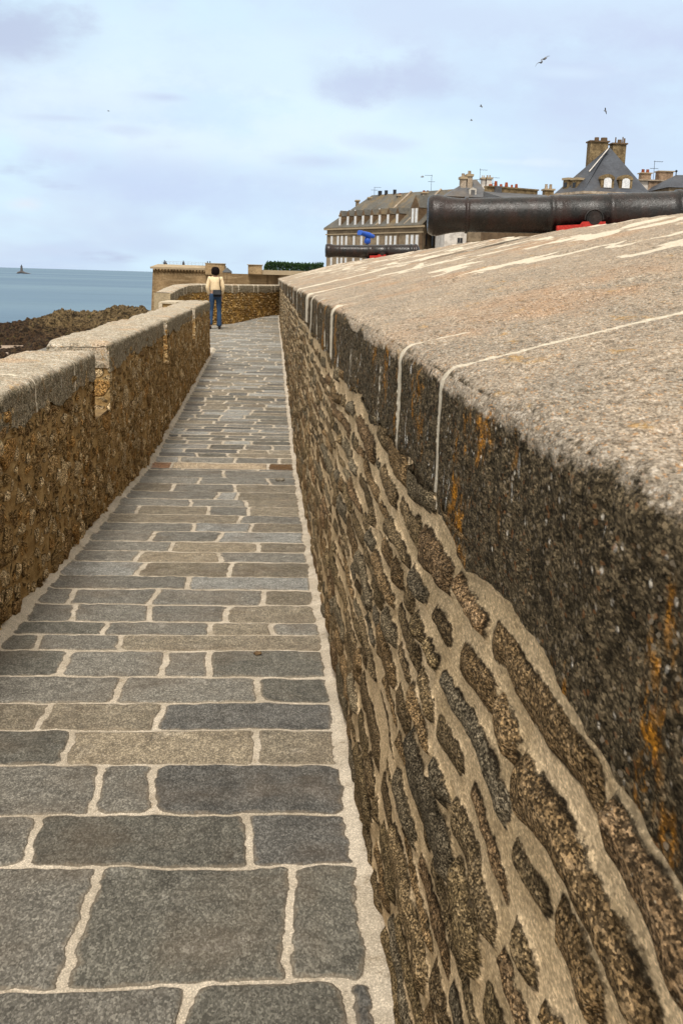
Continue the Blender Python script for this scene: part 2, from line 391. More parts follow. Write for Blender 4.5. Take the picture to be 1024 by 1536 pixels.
Yg,Tg=np.meshgrid(Yv,zv,indexing='ij')
z0=zpath(Yg)-.03; Zg=z0+(zc0+.02-z0)*Tg
def courses(U,V,seed,pal):
    rc=random.Random(seed)
    Vw=V+.050*(fbm(U*.9,V*2.2,3,seed)-.5)*2+.016*(fbm(U*5,V*7,3,seed+1)-.5)*2
    Uw=U+.05*(fbm(U*3,V*9,3,seed+2)-.5)*2
    bz=[-.8]
    while bz[-1]<1.2: bz.append(bz[-1]+rc.choice([.062,.075,.088,.10,.118]))
    ri=np.clip(np.searchsorted(bz,Vw)-1,0,len(bz)-2)
    sd=np.full(U.shape,-.03); col=np.zeros(U.shape+(3,)); idr=np.zeros(U.shape)
    jn_=.0078+.0095*fbm(U*2.6,V*7,3,seed+3)**1.5*2
    for k in range(len(bz)-1):
        m=ri==k
        if not m.any(): continue
        xb=[-.5+rc.random()*.3]
        while xb[-1]<46: xb.append(xb[-1]+rc.choice([.13,.18,.22,.28,.34,.42,.5]))
        xb=np.array(xb); q=np.clip(np.searchsorted(xb,Uw[m])-1,0,len(xb)-2)
        x0,x1=xb[q],xb[q+1]; hk=bz[k+1]-bz[k]; kk_=np.full(q.shape,k)
        r1_=h2(q,kk_,seed+5); r2_=h2(q,kk_,seed+6); r3_=h2(q,kk_,seed+7); r4_=h2(q,kk_,seed+8)
        u=Uw[m]; v=Vw[m]
        # lopsided wedge outlines: top and bottom edges tilt, ends taper
        tt=(u-x0)/(x1-x0)-.5
        lo=bz[k]+(.20*hk*r1_**2)+tt*hk*.30*(r3_-.5); hi=bz[k+1]-(.20*hk*r2_**2)+tt*hk*.30*(r4_-.5)
        dz=np.minimum(v-lo,hi-v)
        cap=hk*.55
        dx=np.minimum(u-x0+.006+.05*(r3_-.6)*(v-bz[k]-hk/2)/hk,x1-u+.006+.05*(r4_-.4)*(v-bz[k]-hk/2)/hk)*(.36+.45*r1_)
        s=np.where((dx<cap*.6)&(dz<cap*.6),cap*.6-np.hypot(cap*.6-dx,cap*.6-dz),np.minimum(dx,dz))
        s=s-jn_[m]
        s=np.where(r2_>.93,s-.012,s)
        sd[m]=s; idr[m]=r4_
        pi=(r3_*len(pal)).astype(int).clip(0,len(pal)-1); col[m]=np.array(pal)[pi]*(.75+.6*r1_)[:,None]
    return sd,col,idr
sd,col,idr=courses(Yg,Zg,41,palR)
toph=sst(.055,.0,zc0-Zg+.03*(fbm(Yg*4,Zg*2,3,77)-.5)*2); sd=sd-toph*.009
rough=fbm(Yg*30,Zg*30,2,13)-.5; r2=fbm(Yg*12,Zg*14,3,15)-.5; r1=fbm(Yg*3,Zg*3,3,16)-.5
# chipped stone faces: each stone has its own plane
tiltu=(h2(np.floor(idr*997),np.floor(idr*1313),3)-.5)
dis=sst(-.006,.016,sd)*(.013+.016*(idr-.4))+rough*.0045*sst(-.002,.01,sd)+r2*.009*sst(-.01,.02,sd)+r2*.006+r1*.02
grv=np.exp(-((Yg-10.5)/.05)**2)*.05*sst(.95,.75,Zg)
Xg=.276-dis+grv
bt=np.clip(1-Tg,0,1)*.0
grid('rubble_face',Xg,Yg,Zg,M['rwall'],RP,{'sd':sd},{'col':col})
# coping + sloping top, profile in (X,Z)
Zt=EYE-.130
prof=[]
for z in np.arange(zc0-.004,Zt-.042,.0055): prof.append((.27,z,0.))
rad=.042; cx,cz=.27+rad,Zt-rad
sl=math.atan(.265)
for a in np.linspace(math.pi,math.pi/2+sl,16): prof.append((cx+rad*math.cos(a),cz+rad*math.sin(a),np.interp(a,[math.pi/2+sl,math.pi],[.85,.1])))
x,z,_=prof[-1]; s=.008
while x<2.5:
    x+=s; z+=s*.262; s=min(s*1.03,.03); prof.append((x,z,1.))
prof.append((2.56,prof[-1][1]-.02,1.)); prof.append((2.60,prof[-1][1]-.10,1.)); prof.append((2.60,.95,1.))
pr=np.array(prof); ns=len(pr)
arc=np.concatenate([[0],np.cumsum(np.hypot(np.diff(pr[:,0]),np.diff(pr[:,1])))])
Yv=np.concatenate([np.arange(-1.5,.3,.05),np.arange(.3,.6,.006),geo(.6,45,.0042)]+[np.arange(q-.035,q+.035,max(.0018,.001*q)) for q in (1.70,2.25)])
Yv=np.unique(np.round(Yv,5)); Yv=Yv[np.concatenate([[True],np.diff(Yv)>.0012])]
Yg,Ig=np.meshgrid(Yv,np.arange(ns),indexing='ij')
PX=pr[Ig,0]; PZ=pr[Ig,1]; T=pr[Ig,2]; A=arc[Ig]
rise=np.interp(Yg,[0,6.6,9.5,13,17.6,45],[-.01,.0,.0,.02,.035,.035])*np.clip((PX-.3)/2.2,0,1)
# sagging far coping: crest slightly irregular block by block
blk=np.searchsorted([1.70,2.25,3.5,5.35,6.6,8.2,9.9,11.3,13.2,15.5,18,21,24,27,30,33,36,39,42],Yg)
off=(h2(blk,blk*0+3,8)-.5)*.014; off=np.where(Yg<2.3,0,off)
# joint distance field
jl=[(1.70,9,.021),(2.25,.14,.030),(2.62,-.10,.02),(3.55,-.14,.03),(3.62,-.16,.03),(5.35,.5,.07),(4.75,.1,.05),(6.4,.05,.05),(7.2,.3,.06),(8.2,1.2,.16),(9.9,.4,.10),(11.3,2,.16),(13.2,.5,.13),(15.5,2,.16),(18,2,.22),(21,1,.2),(24,2,.2),(27,2,.2),(30,2,.2),(33,2,.2),(36,2,.2),(39,2,.2)]
jd=np.full(Yg.shape,.05)
jw=.03*(fbm(A*3,Yg*.0,3,91)-.5)*2
for (yj,ext,hw) in jl:
    hw*=.8
    h=hw*np.where(A>.26,.35 if yj>4 else .62,1)*(.55+1.0*fbm(A*7,Yg*0+yj,3,93)); hh=h*np.where(A>.3,1.0+1.2*sst(.45,.9,A),1)
    d=np.abs(Yg+jw*np.where(A>.25,1.,.15)-yj)-hh
    if ext<0: d=np.maximum(d,.012*(.5-fbm(A*30,Yg*0+yj,2,99))); d=np.maximum(d,(A-(.30+ext)))
    d=np.where(A>.22+max(ext,0), np.maximum(d,A-.22-ext), d)
    jd=np.minimum(jd,d)
# mortar smears between the big flags of the sloping top
cellu=PX/.62+.3*(fbm(PX*2,Yg*2,3,31)-.5)*2; cellv=Yg/1.1+.35*(fbm(PX*2+9,Yg*2,3,33)-.5)*2
F1,F2,ia,ib=voro(cellu,cellv,21,.9)
vis=fbm(PX*1.4,Yg*1.3,3,35)+.07; wide=fbm(PX*3.5,Yg*4.5,3,36)
fd=(F2-F1)*.27-np.minimum(.020+.17*np.clip(wide-.42,0,1)*2,.058)+.14*sst(.50,.38,vis)
fd=np.where((PX>.75)&(Yg>2.15),fd,.05); fd=fd+.10*sst(.95,.70,PX)
jd=np.minimum(jd,fd)
cid=h2(ia,ib,23)
face=T<.05
nr=(fbm(A*48,Yg*48,2,41)-.5); nb=(fbm(A*16,Yg*16,4,43)-.5); nl=(fbm(A*2.5,Yg*2.5,3,45)-.5)
jm=sst(-.004,.006,jd)
dn=nr*.0035*jm+nb*.010*jm+nl*.022-.001*(1-jm)
dn=dn+np.where(PX>.7,(cid-.5)*.012*sst(0,.03,fd),0)
edge_wob=.018*(fbm(Yg*3.5,Yg*0+2,3,47)-.5)*np.exp(-((A-.19)/.09)**2)
dn=dn+edge_wob
nx=np.zeros(ns); nz=np.zeros(ns); tx=np.gradient(pr[:,0]); tz=np.gradient(pr[:,1]); L=np.hypot(tx,tz)+1e-9; nx=-tz/L; nz=tx/L
NX=nx[Ig]; NZ=nz[Ig]
# ragged lower edge of the coping blocks
low=np.clip(1-A/.05,0,1)*(.030*(fbm(Yg*5,Yg*0+5,4,49)-.5)*2)
Xc=PX+NX*(dn+off*.4); Zc=PZ+NZ*dn+rise+off*np.clip(T*2,0,1)+low
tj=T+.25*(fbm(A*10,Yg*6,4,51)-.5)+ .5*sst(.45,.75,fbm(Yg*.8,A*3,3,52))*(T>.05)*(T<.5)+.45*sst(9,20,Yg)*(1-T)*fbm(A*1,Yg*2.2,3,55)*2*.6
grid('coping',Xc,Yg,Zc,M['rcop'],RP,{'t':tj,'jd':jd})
# underside lip + end face + core
core=MB().box(.32,2.58,-1.5,44.9,-.6,EYE-.35).build('core',M['rwall'],RP)
endp=[(p[0],p[1]) for p in prof[::6]]+[(2.6,-.6),(.3,-.6),(.3,prof[0][1])]
mb=MB(); n=len(endp); mb.add([(p[0],44.95,p[1]+.02) for p in endp]+[(p[0],44.75,p[1]+.02) for p in endp],[tuple(range(n)),tuple(range(2*n-1,n-1,-1))]); mb.build('end_face',simple('granite_end',(.3,.25,.18),None,6,.9,.01,60),RP)

# ------------------------------------------------------------------ left parapet with loopholes
palL=[(.56,.46,.32),(.42,.31,.18),(.34,.25,.14),(.62,.52,.38),(.26,.18,.10),(.42,.26,.11)]
LP=empty('parapet_wall',(0,0,0)); tag(LP,'low golden brown rubble parapet on the left with narrow loopholes and pale flat coping stones','parapet')
XFL=-1.150; sill=EYE-.97; ctop=EYE-.505; 
merl=[(.7,7.06),(7.72,11.62),(12.06,15.95),(16.5,20.45)]
gaps=[(7.06,7.72),(11.62,12.06),(15.95,16.5)]
Yv=geo(.7,20.45,.0032,.006); Yv=np.unique(np.concatenate([Yv,np.array([g for ab in gaps for g in ab])]))
zv=np.linspace(0,1,180)
Yg,Tg=np.meshgrid(Yv,zv,indexing='ij'); z0=zpath(Yg)-.04; Zg=z0+(ctop-.10-z0)*Tg
def lface(u,v,seed):
    sd,col,idr,F1=stones(u,v,.10,.072,seed,.0115,warp=.5,pal=palL,mvar=.7)
    sd2,col2,id2,_=stones(u,v,.23,.15,seed+5,.02,warp=.5,pal=palL,mvar=.6)
    big=id2>.80; sd=np.where(big,sd2,sd); col=np.where(big[...,None],col2,col); idr=np.where(big,id2,idr)
    sd=np.where((~big)&(idr<.12),-.02,sd)      # many small ones are buried in mortar
    rg=fbm(u*34,v*34,3,seed+13)-.5; rm=fbm(u*11,v*11,3,seed+14)-.5; rl=fbm(u*2.4,v*2.4,3,seed+15)-.5
    dis=sst(-.010,.016,sd)*(.006+.016*idr)+rg*.010*sst(-.006,.006,sd)+rg*.005+rm*.022+rl*.03
    return sd,col,dis
sd,col,dis=lface(Yg,Zg,101)
keep=np.ones(Yg.shape,bool)
for a,b in gaps: keep &= ~((Yg>a+1e-4)&(Yg<b-1e-4)&(Zg>sill))
kk=keep.copy()
# faces whose both ends lie in a gap are dropped
keepq=np.ones(Yg.shape,bool)
for a,b in gaps: keepq &= ~((Yg>=a-1e-4)&(Yg<=b+1e-4)&(Zg>sill))
ii=keepq
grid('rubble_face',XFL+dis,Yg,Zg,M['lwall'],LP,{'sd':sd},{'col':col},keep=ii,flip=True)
# end faces and sills inside the loopholes, outer skin
def endface(Yc, sgn):
    xs=np.linspace(-1.56,XFL+.012,70); zs=np.linspace(sill-.02,ctop-.10,80)
    A_,B_=np.meshgrid(xs,zs,indexing='ij')
    sd,col,dis=lface(A_*1.0+Yc*3.3,B_,int(Yc*10))
    # quoins: flat bands with sandy mortar
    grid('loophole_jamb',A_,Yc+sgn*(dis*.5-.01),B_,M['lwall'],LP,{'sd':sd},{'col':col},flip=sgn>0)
for a,b in gaps: endface(a,1); endface(b,-1)
endface(20.45,1)
sk=MB()
for a,b in gaps: sk.box(-1.56,XFL-.005,a-.03,b+.03,sill-.1,sill-.005)
sk.box(-1.57,-1.2,.72,20.40,-.7,sill-.12)
for a,b in merl: sk.box(-1.57,-1.20,a+.03,b-.03,sill-.12,ctop-.12)
sk.build('core',M['ewall'] if False else simple('rubble_core',(.27,.18,.08),(.16,.10,.045),5,.95,.02,30),LP)
# end wall below sill
xs=np.linspace(-1.56,XFL+.012,60); zs=np.linspace(-.5,sill,80); A_,B_=np.meshgrid(xs,zs,indexing='ij'); sd,col,dis=lface(A_+7,B_,333)
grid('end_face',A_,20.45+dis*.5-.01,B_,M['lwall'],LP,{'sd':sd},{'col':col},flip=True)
# copings
for bi,(a,b) in enumerate(merl):
    top=ctop+[-.012,.006,.0,.004][bi]
    x0,x1=-1.585,XFL+.018; r_=.045; drop=.18
    pf=[]
    for z in np.linspace(top-drop,top-r_,26): pf.append((x1,z,.15))
    for an in np.linspace(0,math.pi/2,10)[1:]: pf.append((x1-r_+r_*math.cos(an),top-r_+r_*math.sin(an),.2+.7*an/(math.pi/2)))
    for xx in np.linspace(x1-r_,x0+r_,36)[1:]: pf.append((xx,top+.004*math.sin((xx-x0)*7),1.))
    for an in np.linspace(math.pi/2,math.pi,7)[1:]: pf.append((x0+r_+r_*math.cos(an),top-r_+r_*math.sin(an),1-.6*(an/(math.pi/2)-1)))
    for z in np.linspace(top-r_,top-drop,8)[1:]: pf.append((x0,z,.2))
    pf=np.array(pf); n_=len(pf); cen=np.array([(x0+x1)/2,top-.10])
    yv=np.unique(np.concatenate([geo(a,b,.0035,.008)]))
    jq=[3.3,4.45,5.25,6.35] if bi==0 else []
    yv=np.unique(np.round(np.concatenate([yv]+[np.arange(q-.05,q+.05,.004) for q in jq]),4)); yv=yv[np.concatenate([[True],np.diff(yv)>.002])]
    yv=np.concatenate([[a+.001],[a+.002],[a+.006],[a+.014],yv[4:-4],[b-.014],[b-.006],[b-.002],[b-.001]])
    Yg,Ig=np.meshgrid(yv,np.arange(n_),indexing='ij'); PX=pf[Ig,0]; PZ=pf[Ig,1]; T=pf[Ig,2]
    arc_=np.concatenate([[0],np.cumsum(np.hypot(np.diff(pf[:,0]),np.diff(pf[:,1])))])[Ig]
    txx=np.gradient(pf[:,0]); tzz=np.gradient(pf[:,1]); L=np.hypot(txx,tzz); NX=(tzz/L)[Ig]; NZ=(-txx/L)[Ig]
    dn=(fbm(arc_*30,Yg*30,4,60+bi)-.5)*.012+(fbm(arc_*9,Yg*9,3,63)-.5)*.02+(fbm(arc_*2,Yg*2,3,65)-.5)*.03
    jd=np.full(Yg.shape,.05)
    yj=a+random.Random(bi+3).uniform(.5,.9)
    if bi==0: js=[1.3,2.3,3.3,4.45,5.25,6.35]
    else:
        js=[]
        while yj<b-.3: js.append(yj); yj+=random.Random(int(yj*100)).uniform(.55,1.3)
    jw_=.03*(fbm(arc_*4,Yg*3,3,66)-.5)
    for q in js: jd=np.minimum(jd,np.abs(Yg+jw_-q)-.008*(.4+1.2*fbm(arc_*5,Yg*0+q,2,67)))
    # lower edge of the face side bites into the rubble irregularly
    low=np.clip(1-arc_/.10,0,1)*(.10*(fbm(Yg*3.2,Yg*0+bi,4,68)-.45))
    e=np.minimum(Yg-a,b-Yg); inset=.045*(1-np.sqrt(np.clip(1-(1-np.clip(e/.045,0,1))**2,0,1)))
    Zr=PZ+NZ*dn+low - inset*np.clip(T,0,1)
    Xr=PX+NX*dn+np.where(T<.9,-inset*np.sign(NX)*.7,0)
    tt=T+.35*(fbm(arc_*8,Yg*6,4,69)-.5)
    grid('coping',Xr,Yg,Zr,M['lcop'],LP,{'t':tt,'jd':jd},flip=True)
    for yy,sg in ((a,-1),(b,1)):
        gu,gv=np.meshgrid(np.linspace(x0+.02,x1-.008,44),np.linspace(0,1,26),indexing='ij')
        gz=(top-drop)+(drop-.012-.035*np.exp(-(x1-gu)/.02)-.02*np.exp(-(gu-x0)/.02))*gv
        dz=(fbm(gu*30,gz*30,4,80+bi)-.5)*.014-(gv**6)*.02
        grid('coping_end',gu,yy+sg*(dz+.002),gz,M['lcop'],LP,{'t':.35+.3*fbm(gu*9,gz*9,3,81)+.3*gv**4,'jd':np.full(gu.shape,.05)},flip=sg>0)

# ------------------------------------------------------------------ look-out bay parapet (curved)
EP=empty('parapet_wall',(0,0,0)); tag(EP,'curved ochre rubble parapet enclosing the end of the walk beyond the standing woman','parapet')
pts=[(-2.62,28.6),(-2.52,29.9),(-2.36,31.0),(-1.9,31.8),(-1.4,32.2),(-.97,32.8),(-.40,33.9),(.3,35.4),(.9,36.6)]
def resample(pts,n):
    p=np.array(pts); d=np.concatenate([[0],np.cumsum(np.hypot(*np.diff(p,axis=0).T))]); t=np.linspace(0,d[-1],n)
    x=np.interp(t,d,p[:,0]); yv=np.interp(t,d,p[:,1])
    for _ in range(12): x[1:-1]=(x[:-2]+2*x[1:-1]+x[2:])/4; yv[1:-1]=(yv[:-2]+2*yv[1:-1]+yv[2:])/4
    return x,yv,t
ex,ey,et=resample(pts,320)
tx=np.gradient(ex); ty=np.gradient(ey); L=np.hypot(tx,ty); nxi,nyi=ty/L,-tx/L   # points to the walk (right/near side)
ztop=np.interp(et,[0,2.6,3.2,30],[EYE-.53,EYE-.33,EYE-.31,EYE-.31])
zv=np.linspace(0,1,90)
I_,T_=np.meshgrid(np.arange(len(ex)),zv,indexing='ij')
Zg=-.35+(ztop[I_]-.2+.35)*T_
sd,col,idr,F1=stones(et[I_],Zg,.12,.07,201,.013,warp=.5,pal=[(.50,.34,.16),(.42,.31,.18),(.30,.20,.10),(.56,.42,.25),(.38,.22,.08)],mvar=.6)
rg=fbm(et[I_]*14,Zg*14,3,205)-.5
dis=sst(-.01,.016,sd)*.03+rg*.035
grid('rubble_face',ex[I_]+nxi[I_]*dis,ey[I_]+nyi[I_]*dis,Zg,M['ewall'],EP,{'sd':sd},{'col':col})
pf=[(.02,-.24,.0),(.025,-.18,.0),(.025,-.1,.05),(.02,-.03,.3),(-.02,0,.9),(-.2,.006,1),(-.38,0,1),(-.42,-.03,.6),(-.43,-.27,.2),(-.43,-1.9,.2)]
pf2=[]
for q in range(len(pf)-1):
    for s in np.linspace(0,1,5)[:-1]: pf2.append(tuple(np.array(pf[q])*(1-s)+np.array(pf[q+1])*s))
pf2.append(pf[-1]); pf2=np.array(pf2)
I_,K_=np.meshgrid(np.arange(len(ex)),np.arange(len(pf2)),indexing='ij')
lo=(pf2[K_,1]<-.15)*(K_<6)*.08*(fbm(et[I_]*4,I_*0.,3,210)-.5)
nn=(fbm(et[I_]*8,K_*.6,3,211)-.5)*.015
jd=np.full(I_.shape,.05)
for q in np.arange(.5,20,.62): jd=np.minimum(jd,np.abs(et[I_]-q-.2*math.sin(q*5))-.018)
grid('coping',ex[I_]+nxi[I_]*(pf2[K_,0]+nn),ey[I_]+nyi[I_]*(pf2[K_,0]+nn),ztop[I_]+pf2[K_,1]+lo,M['lcop'],EP,{'t':pf2[K_,2]+.1,'jd':jd})
mb=MB(); mb.add([(ex[0],ey[0],-.35),(ex[0]-nxi[0]*.43,ey[0]-nyi[0]*.43,-.35),(ex[0]-nxi[0]*.43,ey[0]-nyi[0]*.43,ztop[0]-.01),(ex[0]+nxi[0]*.01,ey[0]+nyi[0]*.01,ztop[0]-.01)],[(0,1,2,3)])
mb.build('end_face',simple('end_stone',(.42,.34,.22),None,9,.9),EP)
bay=MB().prism([(-1.66,20.3),(-3.6,27.2),(-3.55,29.6),(-2.6,32),(-1.6,33),(-.5,34.6),(.4,36.5),(.4,44),(-1.0,44)],-13.2,-.36)
b_=bay.build('rampart',simple('rampart_bay',(.30,.22,.13),(.2,.14,.08),1.5,.95,.02,25)); tag(b_,'rounded stone bulwark under the curved look-out bay','rampart')
# stepped low wall left of the bay with a white-edged end stone
LW=empty('low_wall',(-2.62,26.6,0)); tag(LW,'short low wall with a white end block stepping down left of the curved parapet','wall')
zt=P(250,453,26.6).z
M['white_edge']=simple('pale_stone_edge',(.56,.48,.36),(.42,.35,.25),12,.85)
MB().prism([(-.05,0),(-.02,1.9),(.36,1.9),(.30,0)],-.6,zt-.04).build('wall',simple('lw_wall',(.40,.27,.11),(.24,.15,.06),8,.95,.02,40),LW)
MB().prism([(-.08,-.03),(-.05,1.93),(.39,1.93),(.33,-.03)],zt-.04,zt).build('coping',M['white_edge'],LW)
pz=P(242,460,26.6); 
MB().box(-.09,.0,-.09,-.031,-.6,zt-.02).build('end_block',M['white_edge'],LW)

# ------------------------------------------------------------------ gun terrace
tm=simple('terrace_sand',(.30,.26,.2),(.22,.18,.13),2,.95,.01,60)
ZT=EYE-.42
t=MB().box(2.61,26,-6,70,-13.2,ZT).build('terrace',tm); tag(t,kind='structure')
# ------------------------------------------------------------------ cannons
def mat_iron():
    n=NT('black_painted_iron'); g=n.noise(160,4,.7); g2=n.noise(7,5,.65,v=n.map(1,1,.6)); g3=n.noise(30,4,.7)
    c=n.mix(n.mr(g2,.40,.66),(.004,.0035,.004),(.020,.008,.006)); c=n.mix(n.mr(g3,.55,.7,0,.6),c,(.022,.015,.013))
    c=n.mix(n.mr(n.noise(18,4,.7),.62,.7,0,.5),c,(.05,.042,.038))
    return n.done(c,n.mr(g3,.3,.7,.22,.38),n.bump(n.ma('ADD',g,n.ma('MULTIPLY',g3,1.5)),.0022),.5)
M['iron']=mat_iron()
M['red']=simple('red_painted_wood',(.50,.035,.025),(.34,.02,.015),9,.6,.002,60)
def lathe_x(mb, prof, n=48):
    vs=[];fs=[]
    for (x,r) in prof:
        for k in range(n): t=2*math.pi*k/n; vs.append((x,r*math.cos(t),r*math.sin(t)))
    for i in range(len(prof)-1):
        for k in range(n): fs.append((i*n+k,i*n+(k+1)%n,(i+1)*n+(k+1)%n,(i+1)*n+k))
    mb.add(vs,fs,True)
def make_cannon():
    root=empty('cannon')
    mb=MB()
    # from bore floor out over muzzle, along the chase to the cascabel; x=0 muzzle face, +x to breech
    pf=[(.35,.0),(.35,.072),(.02,.074),(0,.080),(-.004,.10),(0,.155),(.010,.168),(.022,.176),(.032,.178),(.040,.186),(.052,.188),(.062,.184),(.072,.188),(.082,.190),(.105,.186),(.14,.178),(.18,.169),(.23,.161),(.29,.155),(.335,.153),(.345,.153),(.348,.166),(.368,.168),(.375,.166),(.378,.155),(.39,.155),(.60,.158),(.85,.163),(1.10,.168),(1.125,.1685),(1.13,.178),(1.15,.180),(1.165,.178),(1.17,.176),(1.20,.176),(1.21,.182),(1.225,.182),(1.235,.178),(1.45,.182),(1.66,.187),(1.665,.196),(1.69,.198),(1.70,.196),(1.705,.194),(1.95,.200),(2.20,.206),(2.28,.208),(2.285,.222),(2.32,.224),(2.335,.220),(2.34,.212),(2.40,.212),(2.405,.226),(2.45,.228),(2.47,.222),(2.50,.195),(2.53,.15),(2.55,.10),(2.57,.062),(2.60,.05),(2.63,.062),(2.66,.078),(2.69,.078),(2.72,.06),(2.735,.03),(2.738,0)]
    lathe_x(mb,pf); mb.build('barrel',M['iron'],root)
    for s in (-1,1):
        m=MB(); m.tube([(1.50,s*.16,-.05),(1.50,s*.275,-.05)],[.070,.070],28); m.tube([(1.50,s*.275,-.05),(1.50,s*.288,-.05)],[.055,.055],28)
        m.build('trunnion',M['iron'],root)
        # cap-square strap over the trunnion
        m=MB(); pts=[(1.50+.080*math.cos(t),s*.262,-.05+.080*math.sin(t)) for t in np.linspace(-.1,math.pi+.1,15)]
        for a in range(14):
            p,q=pts[a],pts[a+1]; m.tube([p,q],.010,6)
        m.build('strap',M['iron'],root)
    car=MB(); car.box(1.30,2.55,-.205,.205,-.50,-.40)
    cr=car.build('carriage',M['red'],root)
    for s in (-1,1):
        prf=[(1.165,-.055-.055),(1.165,-.52),(2.75,-.52),(2.75,-.40),(2.45,-.40),(2.45,-.31),(2.15,-.31),(2.15,-.22),(1.88,-.22),(1.88,-.135),(1.60,-.135),(1.60,-.075),(1.40,-.075),(1.38,-.10)]
        m=MB(); n=len(prf); y0,y1=(s*.215,s*.285)
        m.add([(p[0],y0,p[1]) for p in prf]+[(p[0],y1,p[1]) for p in prf],[tuple(range(n)),tuple(range(2*n-1,n-1,-1))]+[(i,(i+1)%n,n+(i+1)%n,n+i) for i in range(n)])
        m.build('cheek',M['red'],cr)
        for xx,rr in ((1.42,.19),(2.4,.17)):
            m=MB(); m.tube([(xx,s*.31,-.60),(xx,s*.40,-.60)],[rr,rr],24); m.tube([(xx,s*.40,-.60),(xx,s*.43,-.60)],[.06,.055],12); m.build('wheel',M['iron'],cr)
    for xx in (1.42,2.4):
        m=MB(); m.box(xx-.06,xx+.06,-.31,.31,-.66,-.535); m.build('axle',M['red'],cr)
    return root
c1=make_cannon(); p=P(641,323,10.3); c1.location=p; c1.rotation_euler=(0,R(-1.7),R(-6))
tag(c1,'large black iron cannon nearest the camera jutting over the sloping parapet on red carriage','cannon','cannons on the gun terrace')
c2=copy_tree(c1); p=P(488,376,29.5); c2.location=p; c2.rotation_euler=(0,R(-.6),R(2))
tag(c2,'distant small black cannon on red carriage in front of the long dormered building','cannon')
# raised gun platforms under the trucks
pl=MB().box(2.75,9,8.6,12,ZT-.3,EYE+.6-.79-.0).build('gun_platform',simple('timber_deck',(.25,.2,.14),None,5,.9)); tag(pl,'low platform under the near cannon behind the parapet','platform')
p2=P(488,376,29.5)
pl=MB().box(2.75,9,28,31,ZT-.3,p2.z-.79).build('gun_platform',simple('timber_deck_far',(.25,.2,.14),None,5,.9)); tag(pl,'low platform under the distant cannon','platform')
# ------------------------------------------------------------------ telescope
M['blue']=simple('blue_enamel',(.012,.10,.55),(.01,.07,.42),6,.35,0,40,.5)
tp=P(549.5,362,38); T=empty('viewing_telescope',(tp.x,tp.y,ZT)); tag(T,'bright blue coin viewer on a post above the distant cannon','telescope')
hz=P(549,352.5,38).z-ZT; rot=Matrix.Rotation(R(10),4,'Y')@Matrix.Rotation(R(25),4,'Z')
m=MB()
for s in (-1,1):
    pts=[(-.30,s*.07,.02),(-.27,s*.07,.02),(-.26,s*.07,.02),(-.05,s*.07,.02),(.04,s*.07,.01),(.12,s*.07,0),(.25,s*.07,0)]
    m.tube([rot@Vector(q)+Vector((0,0,hz)) for q in pts],[.085,.09,.078,.085,.095,.09,.06],16)
m.build('binocular_head',M['blue'],T)
MB().tube([(.03,0,hz-.08),(.03,0,hz-.14),(.03,0,hz-.26),(.03,0,hz-.30)],[.07,.11,.11,.06],16).build('coin_box',M['blue'],T)
MB().tube([(.03,0,0),(.03,0,.04),(.03,0,.06),(.03,0,hz-.28)],[.16,.16,.05,.05],14).build('post',simple('post_grey',(.08,.09,.12),None,8,.5),T)
# ------------------------------------------------------------------ sea, beach, rocks
def mat_sea():
    n=NT('sea_water'); v=n.map(.35,1,1)
    w=n.noise(.06,6,.6,v=n.map(.25,1,1)); w2=n.noise(.6,5,.65,v=v); big=n.noise(.0022,4,.55,v=n.map(.25,1,1))
    c=n.mix(n.mr(big,.35,.65),(.085,.155,.24),(.135,.22,.295)); c=n.mix(n.mr(w,.45,.7,0,.5),c,(.07,.13,.19))
    nor=n.bump(n.ma('ADD',n.ma('MULTIPLY',w,4),w2),.35)
    return n.done(c,.55,nor,.28)
SEA=-12.2
s=MB().add([(-60000,-300,SEA),(30000,-300,SEA),(30000,60000,SEA),(-60000,60000,SEA)],[(0,1,2,3)]).build('sea',mat_sea()); tag(s,kind='structure')
def mat_rock():
    n=NT('shore_rock'); g=n.noise(.35,7,.7); g2=n.noise(1.8,6,.72); up=n.t.nodes.new('ShaderNodeNewGeometry')
    sep=n.t.nodes.new('ShaderNodeSeparateXYZ'); n.lk(up.outputs['Position'],sep.inputs[0]); z=sep.outputs[2]
    hi=n.mr(n.ma('ADD',z,n.ma('MULTIPLY',n.noise(.3,5,.7),5.)),-7.6,-5.0)
    c=n.mix(n.mr(g2,.36,.60),(.018,.011,.007),(.11,.064,.034)); c2=n.mix(n.mr(g2,.36,.62),(.07,.045,.022),(.32,.225,.11))
    c=n.mix(hi,c,c2); c=n.mix(n.mr(n.noise(.8,5,.7),.58,.68,0,.7),c,(.16,.14,.05))
    c=n.mix(n.mr(n.noise(3.5,4,.7),.62,.68,0,.5),c,(.26,.19,.12))
    c=n.mix(n.mr(n.noise(.9,6,.75,v=n.map(1,.6,1.8)),.50,.42,0,.85),c,(.012,.008,.005))
    return n.done(c,.85,n.bump(g2,1.2),.15)
xs=np.arange(-75,-12,.30); ys=geo(138,285,.0021)
Xg,Yg=np.meshgrid(xs,ys,indexing='ij')
